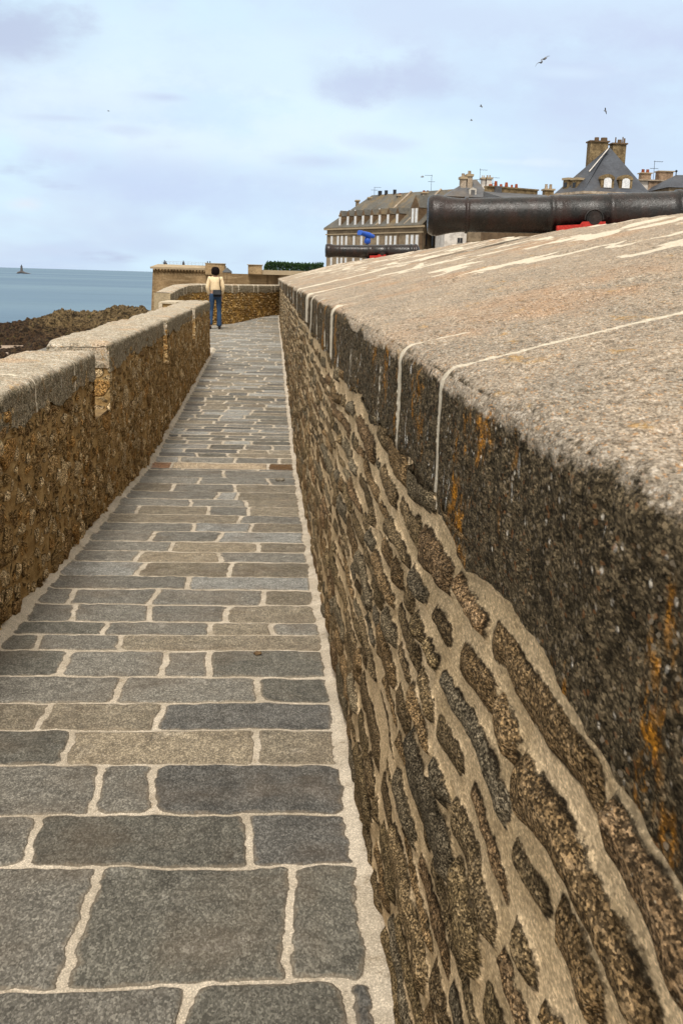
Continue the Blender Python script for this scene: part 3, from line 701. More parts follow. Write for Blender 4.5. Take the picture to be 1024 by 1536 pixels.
# skyline control in ratios x/y -> top height
rx=Xg/Yg
env_top=np.interp(rx,[-.27,-.245,-.225,-.212,-.200,-.188,-.175,-.160,-.145,-.12,-.10],[-12.6,-12.3,-11.2,-10.2,-8.7,-7.3,-8.4,-8.2,-7.2,-7.0,-7.2])
n1=fbm(Xg*.09,Yg*.06,5,301); rid=1-np.abs(2*fbm(Xg*.16,Yg*.11,5,303)-1)*1.5; rid2=1-np.abs(2*fbm(Xg*.55,Yg*.4,4,305)-1)*1.6
env=sst(166,196,Yg+14*(n1-.5)+ 60*np.clip(-.20-rx,0,1)*2)*sst(268,240,Yg+20*(n1-.5))
Zr=SEA-1.2+(env_top-SEA+1.2)*env*(.52+.48*n1*1.1)+env*(rid-.45)*2.8+env*(rid2-.5)*1.5+env*(1-np.abs(2*fbm(Xg*1.3,Yg*.8,4,309)-1)*1.8-.4)*.6
st_=.55; Zr=Zr+ .35*(np.floor(Zr/st_)*st_+st_*sst(.3,1.,(Zr/st_)%1)-Zr)
# low foreshore boulders
Zr=np.maximum(Zr, SEA-.6+1.9*np.clip(fbm(Xg*.3,Yg*.22,5,307)-.42,0,1)*4*sst(142,150,Yg)*sst(215,180,Yg))
o=grid('rocks',Xg,Yg,Zr,mat_rock()); tag(o,kind='structure')
bm_=simple('beach_sand',(.42,.32,.24),(.26,.19,.14),.15,.95,.05,3)
xs=np.arange(-90,-3.5,1.2); ys=np.arange(-20,190,1.2); Xg,Yg=np.meshgrid(xs,ys,indexing='ij')
Zb=SEA-.5+1.1*sst(-70,-30,Xg+30*(fbm(Xg*.03,Yg*.03,3,311)-.5))+.5*fbm(Xg*.05,Yg*.05,4,313)
o=grid('beach',Xg,Yg,Zb,bm_); tag(o,kind='structure')
# ------------------------------------------------------------------ far beacon
bp=P(33,409,2600); B=empty('beacon_tower',(bp.x,bp.y,SEA)); tag(B,'tiny grey beacon tower standing on a reef on the sea horizon','beacon')
dk=simple('beacon_grey',(.14,.13,.13),None,.1,.9)
MB().tube([(0,0,3),(0,0,6),(0,0,12),(0,0,16)],[3.4,3.0,2.6,2.4],14).build('tower',dk,B)
MB().tube([(0,0,16),(0,0,16.6),(0,0,17),(0,0,19),(0,0,21)],[3,3,1.3,1.3,.1],12).build('lantern',simple('lantern_dark',(.05,.05,.055),None,.2,.6),B)
rk=MB(); rr=random.Random(9)
rk.tube([(-13,0,-1),(-9,0,1.6),(-3,0,3.4),(3,0,3.2),(8,0,1.6),(17,0,.9),(24,0,-1)],[.5,2,3,3,2,1,.4],10); rf=rk.build('reef',dk,B)

# ------------------------------------------------------------------ bastion and far walls
GZ=-13
M['bast']=simple('bastion_granite',(.34,.235,.13),(.22,.145,.075),.25,.95,.05,2.5,k=.5)
def mat_bast():
    n=NT('bastion_stone'); g=n.noise(.22,5,.65,v=n.map(1,1,.25)); g2=n.noise(2.2,5,.7); cr=n.noise(1.1,3,.5,v=n.map(.3,.3,2.6))
    c=n.mix(n.mr(g,.36,.64),(.20,.135,.07),(.40,.275,.15)); c=n.mix(n.mr(g2,.4,.66,0,.55),c,(.16,.105,.055)); c=n.mix(n.mr(cr,.52,.62,0,.35),c,(.46,.34,.2))
    c=n.mix(n.mr(n.noise(.5,4,.6,v=n.map(1,1,.08)),.58,.66,0,.7),c,(.10,.065,.035))
    return n.done(c,.95,n.bump(g2,.15),.2)
M['bast']=mat_bast()
M['slab']=simple('bastion_slab',(.42,.33,.22),(.32,.25,.16),.8,.95)
def Pz(px,py,Y): q=P(px,py,Y); return q
YB=200
a=P(229.5,400,YB); b=P(336,404,YB+4); BA=empty('bastion',(a.x,YB,GZ)); tag(BA,'square brown stone bastion with corbelled top rising from the rocks behind the woman','bastion')
w=b.x-a.x; h=P(230,402.5,YB).z-GZ; wy=4
m=MB()
pl0=[(-.7,-.5),(w,wy-.5),(w,wy+22),(-.7,24)]; pl1=[(0,0),(w,wy),(w,wy+22),(0,24)]
m.add([(p[0],p[1],0) for p in pl0]+[(p[0],p[1],h) for p in pl1],[(3,2,1,0),(4,5,6,7)]+[(i,(i+1)%4,4+(i+1)%4,4+i) for i in range(4)]); m.build('wall',M['bast'],BA)
ncb=23
for k in range(ncb):
    u=(k+.5)/ncb*w; yy=u/w*wy
    mb=MB().add([(u-.17,yy-.02,h-.75),(u+.17,yy-.02,h-.75),(u+.17,yy-.5,h-.28),(u-.17,yy-.5,h-.28),(u-.17,yy-.5,h-.05),(u+.17,yy-.5,h-.05),(u-.17,yy-.02,h-.05),(u+.17,yy-.02,h-.05)],[(0,1,2,3),(3,2,5,4),(4,5,7,6),(0,3,4,6),(1,7,5,2),(0,6,7,1)])
    mb.build('corbel',M['bast'],BA)
zt=P(236,396,YB+3).z-GZ
m=MB(); m.add([(-.45,-.55,h-.05),(w+.2,wy-.55,h-.05),(w+.2,wy-.55,h+.28),(-.45,-.55,h+.28),(.6,3.2,zt),(w+.2,wy+3,zt),(w+.2,wy+6,zt),(.6,6.5,zt),(-.45,6.5,h-.05),(w+.2,wy+6,h-.05)],[(0,1,2,3),(3,2,5,4),(4,5,6,7),(0,3,4,7,8),(1,9,6,5,2),(8,7,6,9),(0,8,9,1)]); m.build('parapet_slab',M['slab'],BA)
rl=MB(); 
for k in range(13):
    u=1.2+(w-4.5)*k/12; rl.tube([(u,5,zt-.1),(u,5,zt+.55)],.02,5)
rl.tube([(1.2,5,zt+.55),(w-3.3,5,zt+.55)],.02,5); rl.tube([(1.2,5,zt+.28),(w-3.3,5,zt+.28)],.015,5)
rl.build('railing',simple('rail_grey',(.4,.42,.46),None,3,.5),BA)
x0=P(308,396,YB+2).x-a.x; x1=P(336,396,YB+2).x-a.x
MB().prism([(x0,2.2),(x1,3.0),(x1,9),(x0,9)],P(320,412,YB+2).z-GZ,P(320,395.6,YB+2).z-GZ).build('turret',M['bast'],BA)
MB().prism([(x0-.1,2.1),(x1+.1,2.9),(x1+.1,9.1),(x0-.1,9.1)],P(320,395.6,YB+2).z-GZ,P(320,394.6,YB+2).z-GZ).build('turret_cap',M['slab'],BA)
# sentry box roof right of the bastion
sp=P(341,410,190); SB=empty('sentry_box',(sp.x,sp.y,P(341,413,190).z)); tag(SB,'tiny domed stone sentry box just right of the bastion turret','sentry box')
MB().tube([(0,0,-.5),(0,0,.5)],[.8,.8],10).build('body',M['bast'],SB)
MB().tube([(0,0,.5),(0,0,.75),(0,0,1.0),(0,0,1.3)],[.9,.75,.4,.05],10).build('dome',simple('dome_slate',(.10,.11,.12),None,1,.7),SB)
# curtain wall
CW=empty('curtain_wall',(0,120,GZ)); tag(CW,'plain brown curtain wall stretching behind the curved parapet toward the hedge','rampart wall')
xa=P(318,412,124).x; xb=P(560,416,118).x
za=P(400,411.8,120).z-GZ
MB().prism([(xa,4),(xb,-2),(xb,1.5),(xa,7.5)],0,za).build('wall',M['bast'],CW)
xm=P(372,404,121).x; xn=P(393,404,121).x
MB().prism([(xm,1.0),(xn,.6),(xn,2.8),(xm,3.2)],za,P(382,397.5,120).z-GZ).build('merlon',M['bast'],CW)
MB().prism([(xm-.12,.9),(xn+.12,.5),(xn+.12,2.9),(xm-.12,3.3)],P(382,397.5,120).z-GZ,P(382,396.6,120).z-GZ).build('merlon_cap',M['slab'],CW)
MB().prism([(xn,.9),(xb,-1.7),(xb,.5),(xn,2.6)],za,P(410,405.3,120).z-GZ).build('upper_wall',M['slab'],CW)
# terre-plein behind
t=MB().box(xa,60,121,140,GZ,GZ+za-1.5).build('terrace',tm); tag(t,kind='structure')
g=MB().box(-30,140,72,320,GZ-1,-9.0).build('town_ground',simple('town_ground',(.22,.2,.17),None,.3,.95)); tag(g,kind='structure')

# ------------------------------------------------------------------ foliage
def mat_leaf(name,a,b):
    n=NT(name); g=n.noise(1.2,4,.6); i=n.t.nodes.new('ShaderNodeObjectInfo')
    at=n.at('lv'); c=n.mix(at,b,a); return n.done(c,.7,None,.3)
def leafcloud(name, n, sampler, size, mat, parent, seed):
    rs=np.random.RandomState(seed); pts=sampler(rs,n)
    d=rs.normal(size=(n,3)); d/=np.linalg.norm(d,axis=1)[:,None]; e=rs.normal(size=(n,3)); e-= (e*d).sum(1)[:,None]*d; e/=np.linalg.norm(e,axis=1)[:,None]
    s=size*(.6+.8*rs.rand(n))[:,None]
    v=np.stack([pts-d*s*.3,pts+e*s,pts+d*s*.3,pts-e*s*.25],1).reshape(-1,3)
    me=bpy.data.meshes.new(name); me.vertices.add(4*n); me.vertices.foreach_set('co',v.astype(np.float32).ravel())
    me.loops.add(4*n); me.loops.foreach_set('vertex_index',np.arange(4*n,dtype=np.int32)); me.polygons.add(n); me.polygons.foreach_set('loop_start',np.arange(0,4*n,4,dtype=np.int32))
    me.update(calc_edges=True)
    at=me.attributes.new('lv','FLOAT','POINT'); at.data.foreach_set('value',np.repeat(rs.rand(n),4).astype(np.float32))
    return link(name,me,mat,parent)
leafm=mat_leaf('hedge_green',(.035,.085,.018),(.012,.035,.010))
h0=P(396,404,128); h1=P(486,404,126); HG=empty('hedge',(h0.x,128,h0.z-.6)); tag(HG,'dark green evergreen hedge on the terrace above the far wall','hedge')
wH=h1.x-h0.x; hH=P(430,393.3,128).z-h0.z+.6
def samp(rs,n):
    x=rs.rand(n)*wH; top=hH*(.93+.03*np.sin(x*1.1)+.03*rs.rand(n))*np.clip(.6+x/.8,0,1); top=top+.14*np.abs(np.sin(x*9.3+np.sin(x*3)))**5
    z=top*rs.rand(n)**.5; yv=(rs.rand(n)-.5)*1.6
    return np.stack([x,yv,z],1)
leafcloud('foliage',9000,samp,.14,leafm,HG,4)
st=MB(); 
for k in range(14): u=.3+k*wH/14; st.tube([(u,0,-1),(u,0,hH*.7)],.05,5)
st.build('stem',simple('bark',(.08,.055,.035)),HG)

# ------------------------------------------------------------------ buildings
def stone_mat(name,a,b,sc_=.4,bl=1.6):
    n=NT(name); g=n.noise(sc_,5,.65); g2=n.noise(bl,5,.7)
    c=n.mix(n.mr(g,.36,.64),b,a); c=n.mix(n.mr(g2,.42,.64,0,.6),c,tuple(x*.5 for x in b)); c=n.mix(n.mr(n.noise(bl*1.7,4,.7),.55,.7,0,.5),c,tuple(min(1,x*1.35) for x in a))
    return n.done(c,.93,n.bump(g2,.1),.2)
M['bst']=stone_mat('facade_granite',(.32,.25,.17),(.21,.16,.11))
M['bst_dark']=stone_mat('facade_granite_dark',(.20,.135,.08),(.13,.085,.05))
M['lich']=stone_mat('lichened_stone',(.30,.22,.12),(.15,.105,.055),1.2,4)
M['wht']=stone_mat('white_render',(.74,.70,.66),(.60,.55,.50),.3,1)
M['chim']=stone_mat('pale_chimney',(.50,.42,.34),(.36,.28,.2),1,3)
M['rub']=stone_mat('rubble_chimney',(.50,.36,.25),(.22,.15,.1),3,6)
M['terra']=stone_mat('terracotta',(.42,.11,.05),(.28,.07,.035),3,8)
M['pane']=simple('white_blind_glass',(.80,.80,.82),(.62,.64,.68),1.5,.3,0,9,.5)
M['frame']=simple('window_frame',(.62,.58,.52),None,2,.6)
M['dark']=simple('dark_opening',(.03,.032,.04),None,2,.4)
def slate(name,a,b,lich):
    n=NT(name); g=n.noise(.5,6,.7); rows=n.noise(3,4,.6,v=n.map(1,1,4))
    c=n.mix(n.mr(g,.35,.65),b,a); c=n.mix(n.mr(rows,.4,.65,0,.4),c,tuple(x*.6 for x in b))
    c=n.mix(n.mr(n.noise(.22,5,.7),.47,.66,0,lich),c,(.21,.14,.06))
    return n.done(c,.6,n.bump(rows,.05),.4)
M['slateL']=slate('slate_lichened',(.135,.13,.115),(.085,.078,.066),.8)
M['slate']=slate('slate_blue',(.075,.085,.105),(.045,.050,.064),.15)
M['slateG']=slate('slate_grey',(.13,.135,.145),(.09,.09,.098),.25)
def V2(p): return Vector((p[0],p[1]))
def roof(plan, z, apex, asg, name, mat, par, over=.0):
    vs=[(p[0],p[1],z) for p in plan]+[tuple(a) for a in apex]; n=len(plan); fs=[tuple(range(n))]
    for i in range(n):
        j=(i+1)%n; a,b=asg[i],asg[j]
        fs.append((i,j,n+a) if a==b else (i,j,n+b,n+a))
    return MB().add(vs,fs).build(name,mat,par)
def chimney(par, x, y, z0, z1, w, d, mat, pots=2, potmat=None, cap=.25, ph=.7):
    c=MB().box(x-w/2,x+w/2,y-d/2,y+d/2,z0,z1).build('chimney',mat,par)
    MB().box(x-w/2-.15,x+w/2+.15,y-d/2-.15,y+d/2+.15,z1,z1+cap).build('cap',M['slab'],c)
    for k in range(pots):
        u=x-w/2+w*(k+.5)/pots
        MB().tube([(u,y,z1+cap),(u,y,z1+cap+ph*.9),(u,y,z1+cap+ph)],[min(.28,w/pots*.36),min(.22,w/pots*.3),min(.26,w/pots*.34)],9).build('pot',potmat or M['terra'],c)
    return c
def antenna(par,x,y,z,h,side=1):
    m=MB(); m.tube([(x,y,z),(x,y,z+h)],.028,5); m.tube([(x-.1*side,y,z+h*.95),(x+1.0*side,y,z+h*.95)],.02,4)
    for k in range(4): m.tube([(x+side*(.2+.22*k),y-.25,z+h*.95),(x+side*(.2+.22*k),y+.25,z+h*.95)],.02,4)
    m.tube([(x-.5,y,z+h*.6),(x+.5,y,z+h*.6)],.025,4)
    return m.build('antenna',M['dark'],par)
class Facade:
    """vertical plane between plan points a,b; windows set by the picture column on that plane"""
    def __init__(s,a,b):
        s.a=V2(a); s.b=V2(b); s.d=(s.b-s.a).normalized(); s.n=Vector((s.d.y,-s.d.x)); s.L=(s.b-s.a).length
        s.M=Matrix(((s.d.x,s.n.x,0,s.a.x),(s.d.y,s.n.y,0,s.a.y),(0,0,1,0),(0,0,0,1)))
    def uz(s,px,py,back=0):
        r=ray(px,py); A=s.a-s.n*back; k=A.dot(s.n)/(r.x*s.n.x+r.y*s.n.y); q=V2((r.x*k,r.y*k)); return (q-A).dot(s.d), r.z*k+EYE
    def window(s,par,u,z0,z1,w,off=0,pm=None,fm=None,sill=True):
        T=s.M; o=off
        f=MB().box(u-w/2-.07,u+w/2+.07,o-.05,o+.07,z0-.07,z1+.08,T); fr=f.build('window',fm or M['frame'],par)
        p=MB()
        p.box(u-w/2,u-.02,o+.072,o+.085,z0,z1,T); p.box(u+.02,u+w/2,o+.072,o+.085,z0,z1,T); p.build('pane',pm or M['pane'],fr)
        if sill: MB().box(u-w/2-.2,u+w/2+.2,o-.05,o+.22,z0-.25,z0-.103,T).build('sill',M['slab'],fr)
        return fr
    def dormer(s,par,u,z0,w,h,depth,mat,rm,gable=.8,pm=None,back=.3,ww=.5,double=False):
        T=s.M; y1=-back; y0=-back-depth
        bb=MB().box(u-w/2,u+w/2,y0,y1,z0,z0+h,T); gt=gable*.92
        bb.add([T@Vector(v) for v in ((u-w/2-.05,y1+.03,z0+h),(u+w/2+.05,y1+.03,z0+h),(u,y1+.03,z0+h+gt),(u-w/2-.05,y1-.3,z0+h),(u+w/2+.05,y1-.3,z0+h),(u,y1-.3,z0+h+gt))],[(0,1,2),(3,5,4),(0,2,5,3),(1,4,5,2),(0,3,4,1)])
        b=bb.build('dormer',mat,par)
        g=.18; g=.06; vs=[(u-w/2-g,y0,z0+h+.001),(u+w/2+g,y0,z0+h+.001),(u,y0,z0+h+gable),(u-w/2-g,y1-.02,z0+h+.001),(u+w/2+g,y1-.02,z0+h+.001),(u,y1-.02,z0+h+gable)]
        MB().add([T@Vector(v) for v in vs],[(0,1,2),(3,5,4),(0,2,5,3),(1,4,5,2),(0,3,4,1)]).build('dormer_roof',rm,b)
        us=[u-w*.22,u+w*.22] if double else [u]
        for uu in us:
            f=MB().box(uu-ww/2-.08,uu+ww/2+.08,y1+.001,y1+.06,z0+.15,z0+h-.06,T).build('window',M['frame'],b)
            MB().box(uu-ww/2,uu+ww/2,y1+.062,y1+.075,z0+.25,z0+h-.16,T).build('pane',pm or M['pane'],f)
        return b

# --- long dormered building
a=P(489,400,170); b=P(631,400,150); F=Facade(a,b); c_=P(683,400,166)
BL1=empty('apartment_building',(0,0,0)); tag(BL1,'long brown stone building with a row of small dormers and lichened slate roof','building')
ze=EYE+7.25; bk=V2((c_.x,c_.y))-F.b; bk_=-F.n*10
# plan: a, b, c(right wing end), back
pB=[F.a,F.b,V2((c_.x,c_.y)),V2((c_.x,c_.y))-F.d*2+bk_*.9,F.a+bk_]
MB().prism(pB,-9.2,ze).build('wall',M['bst'],BL1)
cor=MB(); 
Tm=F.M; cor.box(-.4,F.L+.3,-.1,.35,ze-.28,ze+.02,Tm); cor.box(-.2,F.L+.15,-.05,.16,ze-1.0,ze-.85,Tm); cor.build('cornice',M['slab'],BL1)
zr=EYE+12.3
r0=F.a+F.d*4.6+bk_*.5; r1=F.b+bk_*.5+F.d*.6; r2=V2((c_.x,c_.y))+bk_*.35
roof([(p.x,p.y) for p in [F.a+F.n*.4-F.d*.4,F.b+F.n*.4+F.d*.3,pB[2]+F.d*.3,pB[3],pB[4]-F.d*.4]],ze+.03,[(r0.x,r0.y,zr),(r1.x,r1.y,zr),(r2.x,r2.y,zr-.2)],[0,1,2,2,0],'roof',M['slateL'],BL1)
def c5(x,y): return 480+x/5.12, 250+y/5.12
for cx5 in (92,140,170,203,262,320,445,510,543,578,670,708,745):
    px,py=c5(cx5,535 if cx5<600 else 527); u,z1=F.uz(px,py); _,z0=F.uz(px,c5(0,600 if cx5<600 else 610)[1]); wide=.40 if cx5<600 else .50
    F.window(BL1,u,z0,z1,wide,sill=False)
    F.window(BL1,u,z0-3.15,z1-3.2,wide,sill=False); F.window(BL1,u,z0-6.3,z1-6.4,wide,sill=False)
# string course + stone pilaster at the corner
mb=MB(); mb.box(0,F.L,-.02,.10,ze-4.1,ze-3.95,Tm); mb.box(F.L-.5,F.L+.02,-.02,.12,-9,ze-1.05,Tm); mb.box(F.L-5.4,F.L-5.25,-.02,.14,-9,ze-.9,Tm); mb.build('string_course',M['bst_dark'],BL1)
for cx5 in (150,210,267,326,390,453,517,587):
    px,py=c5(cx5,480); u,z0=F.uz(px,py); F.dormer(BL1,u,ze+.06,.72,1.65,2.4,M['bst_dark'],M['slateL'],gable=.85,ww=.36,back=.05)
u,z0=F.uz(*c5(720,462)); F.dormer(BL1,u,ze+.06,1.8,2.3,4.5,M['bst_dark'],M['slateL'],gable=1.7,ww=.42,back=.05,double=True)
for (x5,y5) in ((215,362),(265,358),(315,356),(400,352),(432,352),(465,350),(505,347)):
    px,py=c5(x5,y5); rr_=.62; u,z=F.uz(px,py,back=3.3)
    T=F.M@Matrix.Translation((u,-((z-ze)*1.07-.4),z))@Matrix.Rotation(R(-46),4,'X')
    MB().box(-.35,.35,-.5,.5,-.1,.10,T).build('skylight',M['pane'] if x5 in (215,265,315,505) else M['slateG'],BL1)
for (x5a,x5b,y5,m_,pt) in ((370,418,247,'chim',0),(592,640,228,'chim',1),(782,838,208,'chim',2),(275,297,268,'bst',0)):
    px,py=c5((x5a+x5b)/2,y5); u,z=F.uz(px,py,back=5); q=F.M@Vector((u,-5,0)); wd=(x5b-x5a)/5.12/1600*160
    chimney(BL1,q.x,q.y,zr-2.2,z,wd,1.6,M[m_],pt,cap=.2,ph=.25)
for x5 in (455,460,505,570): 
    u,z=F.uz(*c5(x5,245),back=5); q=F.M@Vector((u,-5,0)); MB().tube([(q.x,q.y,zr-.1),(q.x,q.y,zr+.55)],.25,8).build('vent',M['dark'],BL1)
u,z=F.uz(*c5(848,240),back=5); q=F.M@Vector((u,-5,0)); antenna(BL1,q.x,q.y,zr-.2,2.4,-1)
u,z=F.uz(*c5(415,240),back=5); q=F.M@Vector((u,-5,0)); antenna(BL1,q.x,q.y,zr,1.2,1)
F2_=Facade(F.b,(c_.x,c_.y))
for k,u in enumerate(np.linspace(1.6,F2_.L-1.5,6)):
    for zz in (5.0,1.9,-1.2): F2_.window(BL1,u,EYE+zz-.4,EYE+zz+1.1,.8,pm=M['dark'],fm=M['bst_dark'],sill=False)
# roof verges (parapet copings) dividing the slopes
for px_ in (596,640):
    u,_=F.uz(px_,300,back=2.5); p0=F.M@Vector((u-1.6,.1,ze+.15)); p1=F.M@Vector((u,-5,zr+.12))
    MB().tube([p0,p1],.16,6).build('verge',M['chim'],BL1)

# --- white house and neighbours seen under the near barrel
def block(name,label,cat,px0,px1,Y,pyt,depth,mat,rmat,wins=(),roofh=0,zb=-9.2,dY=0):
    A=P(px0,pyt,Y); Bq=P(px1,pyt,Y+dY); E_=empty(name,(0,0,0)); tag(E_,label,cat)
    f=Facade(A,Bq); q=[f.a,f.b,f.b-f.n*depth,f.a-f.n*depth]; zt=A.z
    MB().prism(q,zb,zt).build('wall',mat,E_)
    if roofh:
        m1=(f.a+q[3])/2; m2=(f.b+q[2])/2
        roof([(p.x,p.y) for p in (q[0]+f.n*.3,q[1]+f.n*.3,q[2]-f.n*.3,q[3]-f.n*.3)],zt+.01,[(m1.x,m1.y,zt+roofh),(m2.x,m2.y,zt+roofh)],[0,1,1,0],'roof',rmat,E_)
    for (wx,w0,w1,ww,pm) in wins:
        u,z1=f.uz(wx,w0); _,z0=f.uz(wx,w1); f.window(E_,u,z0,z1,ww,pm=pm,sill=False)
    return E_,f,zt
block('house','white rendered house with a small dark window seen beneath the near cannon','house',668,701,142,318,8,M['wht'],M['slateG'],[(689.5,357,364.5,.65,M['dark']),(675,330,338,.7,M['dark']),(690,330,338,.7,M['dark'])],2.2)
block('house','narrow cream house between the white house and the shuttered grey one under the cannon','house',702.2,715,147,316,8,M['chim'],M['slateG'],[(708,350,360,.6,M['dark'])],1.8)
block('house','grey house with white windows farthest right under the near cannon','house',716,764,150,310,8,M['slab'],M['slateG'],[(x_,350,360,.7,M['pane']) for x_ in (721,730,736,745,754)],2.5)
# --- slate pavilion with twin chimneys
def c4(x,y): return 640+x/5.12, 240+y/5.12
A=P(669,294.5,145); Bq=P(731,296,145); E2=empty('townhouse',(0,0,0)); tag(E2,'grey slate pavilion roof with two pale chimneys left of the antenna cluster','building')
q=[(A.x,145),(Bq.x,145),(Bq.x,154),(A.x,154)]; MB().prism(q,-9.2,A.z).build('wall',M['bst'],E2)
ap1=P(704,269.5,149); ap2=P(714.5,269,149)
roof([(A.x-.3,144.7),(Bq.x+.3,144.7),(Bq.x+.3,154.3),(A.x-.3,154.3)],A.z+.01,[tuple(ap1),tuple(ap2)],[0,1,1,0],'roof',M['slateG'],E2)
f=Facade((A.x,145),(Bq.x,145))
u,z=f.uz(*c4(352,300)); f.dormer(E2,u,A.z+.02,.95,1.1,2.5,M['frame'],M['slateG'],gable=.15,ww=.55,back=.3,pm=M['slateG'])
for (x0_,x1_,yt) in ((252,300,148),(302,348,128)):
    pa=P(*c4(x0_,yt),147.5); pb=P(*c4(x1_,yt),147.5); chimney(E2,(pa.x+pb.x)/2,147.5,A.z+.8,pa.z,pb.x-pa.x-.15,1.3,M['chim'],1,M['chim'],cap=.3,ph=.45)
q_=P(*c4(408,190),149); antenna(E2,q_.x,149.5,A.z+.5,P(*c4(408,62),149).z-A.z-.5,1)
# white chimneys behind
E3=empty('townhouse',(0,0,0)); tag(E3,'roof with two tall whitewashed chimneys beside the television aerials','building')
A=P(717,289,155); Bq=P(741,289,155); MB().prism([(A.x,155),(Bq.x,155),(Bq.x,161),(A.x,161)],-9.2,A.z).build('wall',M['bst_dark'],E3)
for (x0_,x1_,yt) in ((415,445,150),(449,494,148)):
    pa=P(*c4(x0_,yt),156.5); pb=P(*c4(x1_,yt),156.5); chimney(E3,(pa.x+pb.x)/2,156.5,A.z-.5,pa.z,pb.x-pa.x-.1,1.2,M['wht'],2,M['chim'],cap=.22,ph=.35)
q_=P(*c4(502,200),157); antenna(E3,q_.x,157,q_.z-1,P(*c4(505,130),157).z-q_.z+1,1)
# long lichened stack wall
E4=empty('townhouse',(0,0,0)); tag(E4,'long lichened chimney wall with red pots above a low grey roof left of pavilion','building')
A=P(735,280.5,130); Bq=P(806,283,133); f=Facade(A,Bq); zb=P(770,296,131).z
MB().prism([f.a,f.b,f.b-f.n*1.2,f.a-f.n*1.2],-9.2,A.z).build('chimney_wall',M['lich'],E4)
MB().prism([f.a+f.n*.12-f.d*.12,f.b+f.n*.12+f.d*.12,f.b-f.n*1.32,f.a-f.n*1.32],A.z,A.z+.16).build('cap',M['lich'],E4)
for (x_,y_,r_) in ((553,160,.20),(592,183,.18),(634,170,.2),(675,188,.14),(710,182,.18),(513,183,.25)):
    u,z=f.uz(*c4(x_,y_)); q_=f.M@Vector((u,-.6,0)); MB().tube([(q_.x,q_.y,A.z+.16),(q_.x,q_.y,z)],[r_*1.1,r_*.8],9).build('pot',M['terra'],E4)
u,z=f.uz(*c4(538,235)); MB().box(u-.45,u+.45,.02,.3,z-.6,z+.5,f.M).build('tank',M['slateG'],E4)
zz=P(780,290,128).z; q=[f.a+f.n*3.5-f.d*1,f.b+f.n*3+f.d*1.2,f.b+f.d*1.2+f.n*.02,f.a-f.d*1+f.n*.02]
MB().prism(q,-9.2,zz-.6).build('wall',M['bst_dark'],E4)
MB().add([(p.x,p.y,z_) for p,z_ in zip(q,(zz-.6,zz-.6,zz+.35,zz+.2))]+[(p.x,p.y,zz-.62) for p in q],[(0,1,2,3),(7,6,5,4),(0,4,5,1),(1,5,6,2),(2,6,7,3),(3,7,4,0)]).build('roof',M['slateG'],E4)
A=P(819,284.5,140); Bq=P(833,284.5,140); E5=empty('townhouse',(0,0,0)); tag(E5,'small ochre chimney block peeping left of the steep pavilion roof','building')
MB().box(A.x,Bq.x,140,143,-9.2,A.z-.6).build('wall',M['bst'],E5); chimney(E5,(A.x+Bq.x)/2,141.5,A.z-.6,A.z,(Bq.x-A.x)*.95,1.4,M['lich'],2,M['chim'],cap=.2,ph=.6)
# --- big pavilion
def c2_(x,y): return 820+x/5.02, 190+y/5.02
Cc=P(875,284,110); Lc=P(831,288,114.6); Rc=P(974,287.6,110); Ep=empty('mansion',(0,0,0)); tag(Ep,'stone mansion with steep slate pavilion roof, white arched dormers and two big chimneys','building')
ze=Cc.z-.15; bk=Vector((1.2,7.2)); L2=V2(Lc); C2=V2(Cc); R2=V2(Rc)
ctr=(C2+R2)/2+Vector((0,3.6))
def inset(p,k): return ctr+(p-ctr)*k
plan=[L2,C2,R2,R2+Vector((.3,7)),L2+Vector((1.5,6.5))]
MB().prism([inset(p,.985) for p in plan],-9.2,ze-.25).build('wall',M['bst'],Ep)
MB().prism([inset(p,1.015) for p in plan],ze-.25,ze).build('cornice',M['chim'],Ep)
ap=P(911,222,113.4); ap2=P(914.5,221.6,114.2)
roof([tuple(inset(p,1.0)) for p in plan],ze+.003,[tuple(ap),tuple(ap2)],[0,0,1,1,0],'roof',M['slate'],Ep)
f=Facade(C2,R2)
def arched_dormer(f,px,ww,py0,py1,back=.35):
    u,z1=f.uz(px,py0,back); _,z0=f.uz(px,py1,back); T=f.M
    w=ww; y1=-back; b=MB().box(u-w/2-.28,u+w/2+.28,y1-2.2,y1,z0-.3,z1-.15,T); 
    n=9; arcp=[(u+(w/2+.36)*math.cos(t),z1-.15+.50*math.sin(t)) for t in np.linspace(0,math.pi,n)]
    vs=[Vector((x,y1+.08,z)) for x,z in arcp]+[Vector((x,y1-2.6,z)) for x,z in arcp]
    b.add([T@v for v in vs],[tuple(range(n)),tuple(range(2*n-1,n-1,-1))]+[(i,i+1,n+i+1,n+i) for i in range(n-1)]+[(0,n,2*n-1,n-1)])
    d=b.build('dormer',M['lich'],Ep)
    m=MB(); ar=[(u-w/2,z0),(u+w/2,z0)]+[(u+w/2*math.cos(t),z1-.25+.25*math.sin(t)) for t in np.linspace(0,math.pi,8)]; n=len(ar)
    m.add([T@Vector((x,y1+.10,z)) for x,z in ar]+[T@Vector((x,y1+.085,z)) for x,z in ar],[tuple(range(n)),tuple(range(2*n-1,n-1,-1))]+[(i,(i+1)%n,n+(i+1)%n,n+i) for i in range(n)])
    m.build('window',M['pane'],d)
arched_dormer(f,911,.78,266.5,281.5); arched_dormer(f,938.3,.78,267.5,282.5)
fl=Facade(L2,C2)
for px_ in (848,861):
    u,z1=fl.uz(px_,268.5,.4); _,z0=fl.uz(px_,284,.4); b=MB().box(u-.42,u+.42,-2.4,-.4,z0-.2,z1-.1,fl.M).build('dormer',M['lich'],Ep)
    MB().box(u-.55,u+.55,-2.5,-.3,z1-.1,z1+.12,fl.M).build('dormer_roof',M['slab'],b)
    MB().box(u-.25,u+.25,-.398,-.37,z0+.2,z1-.35,fl.M).build('window',M['dark'],b)
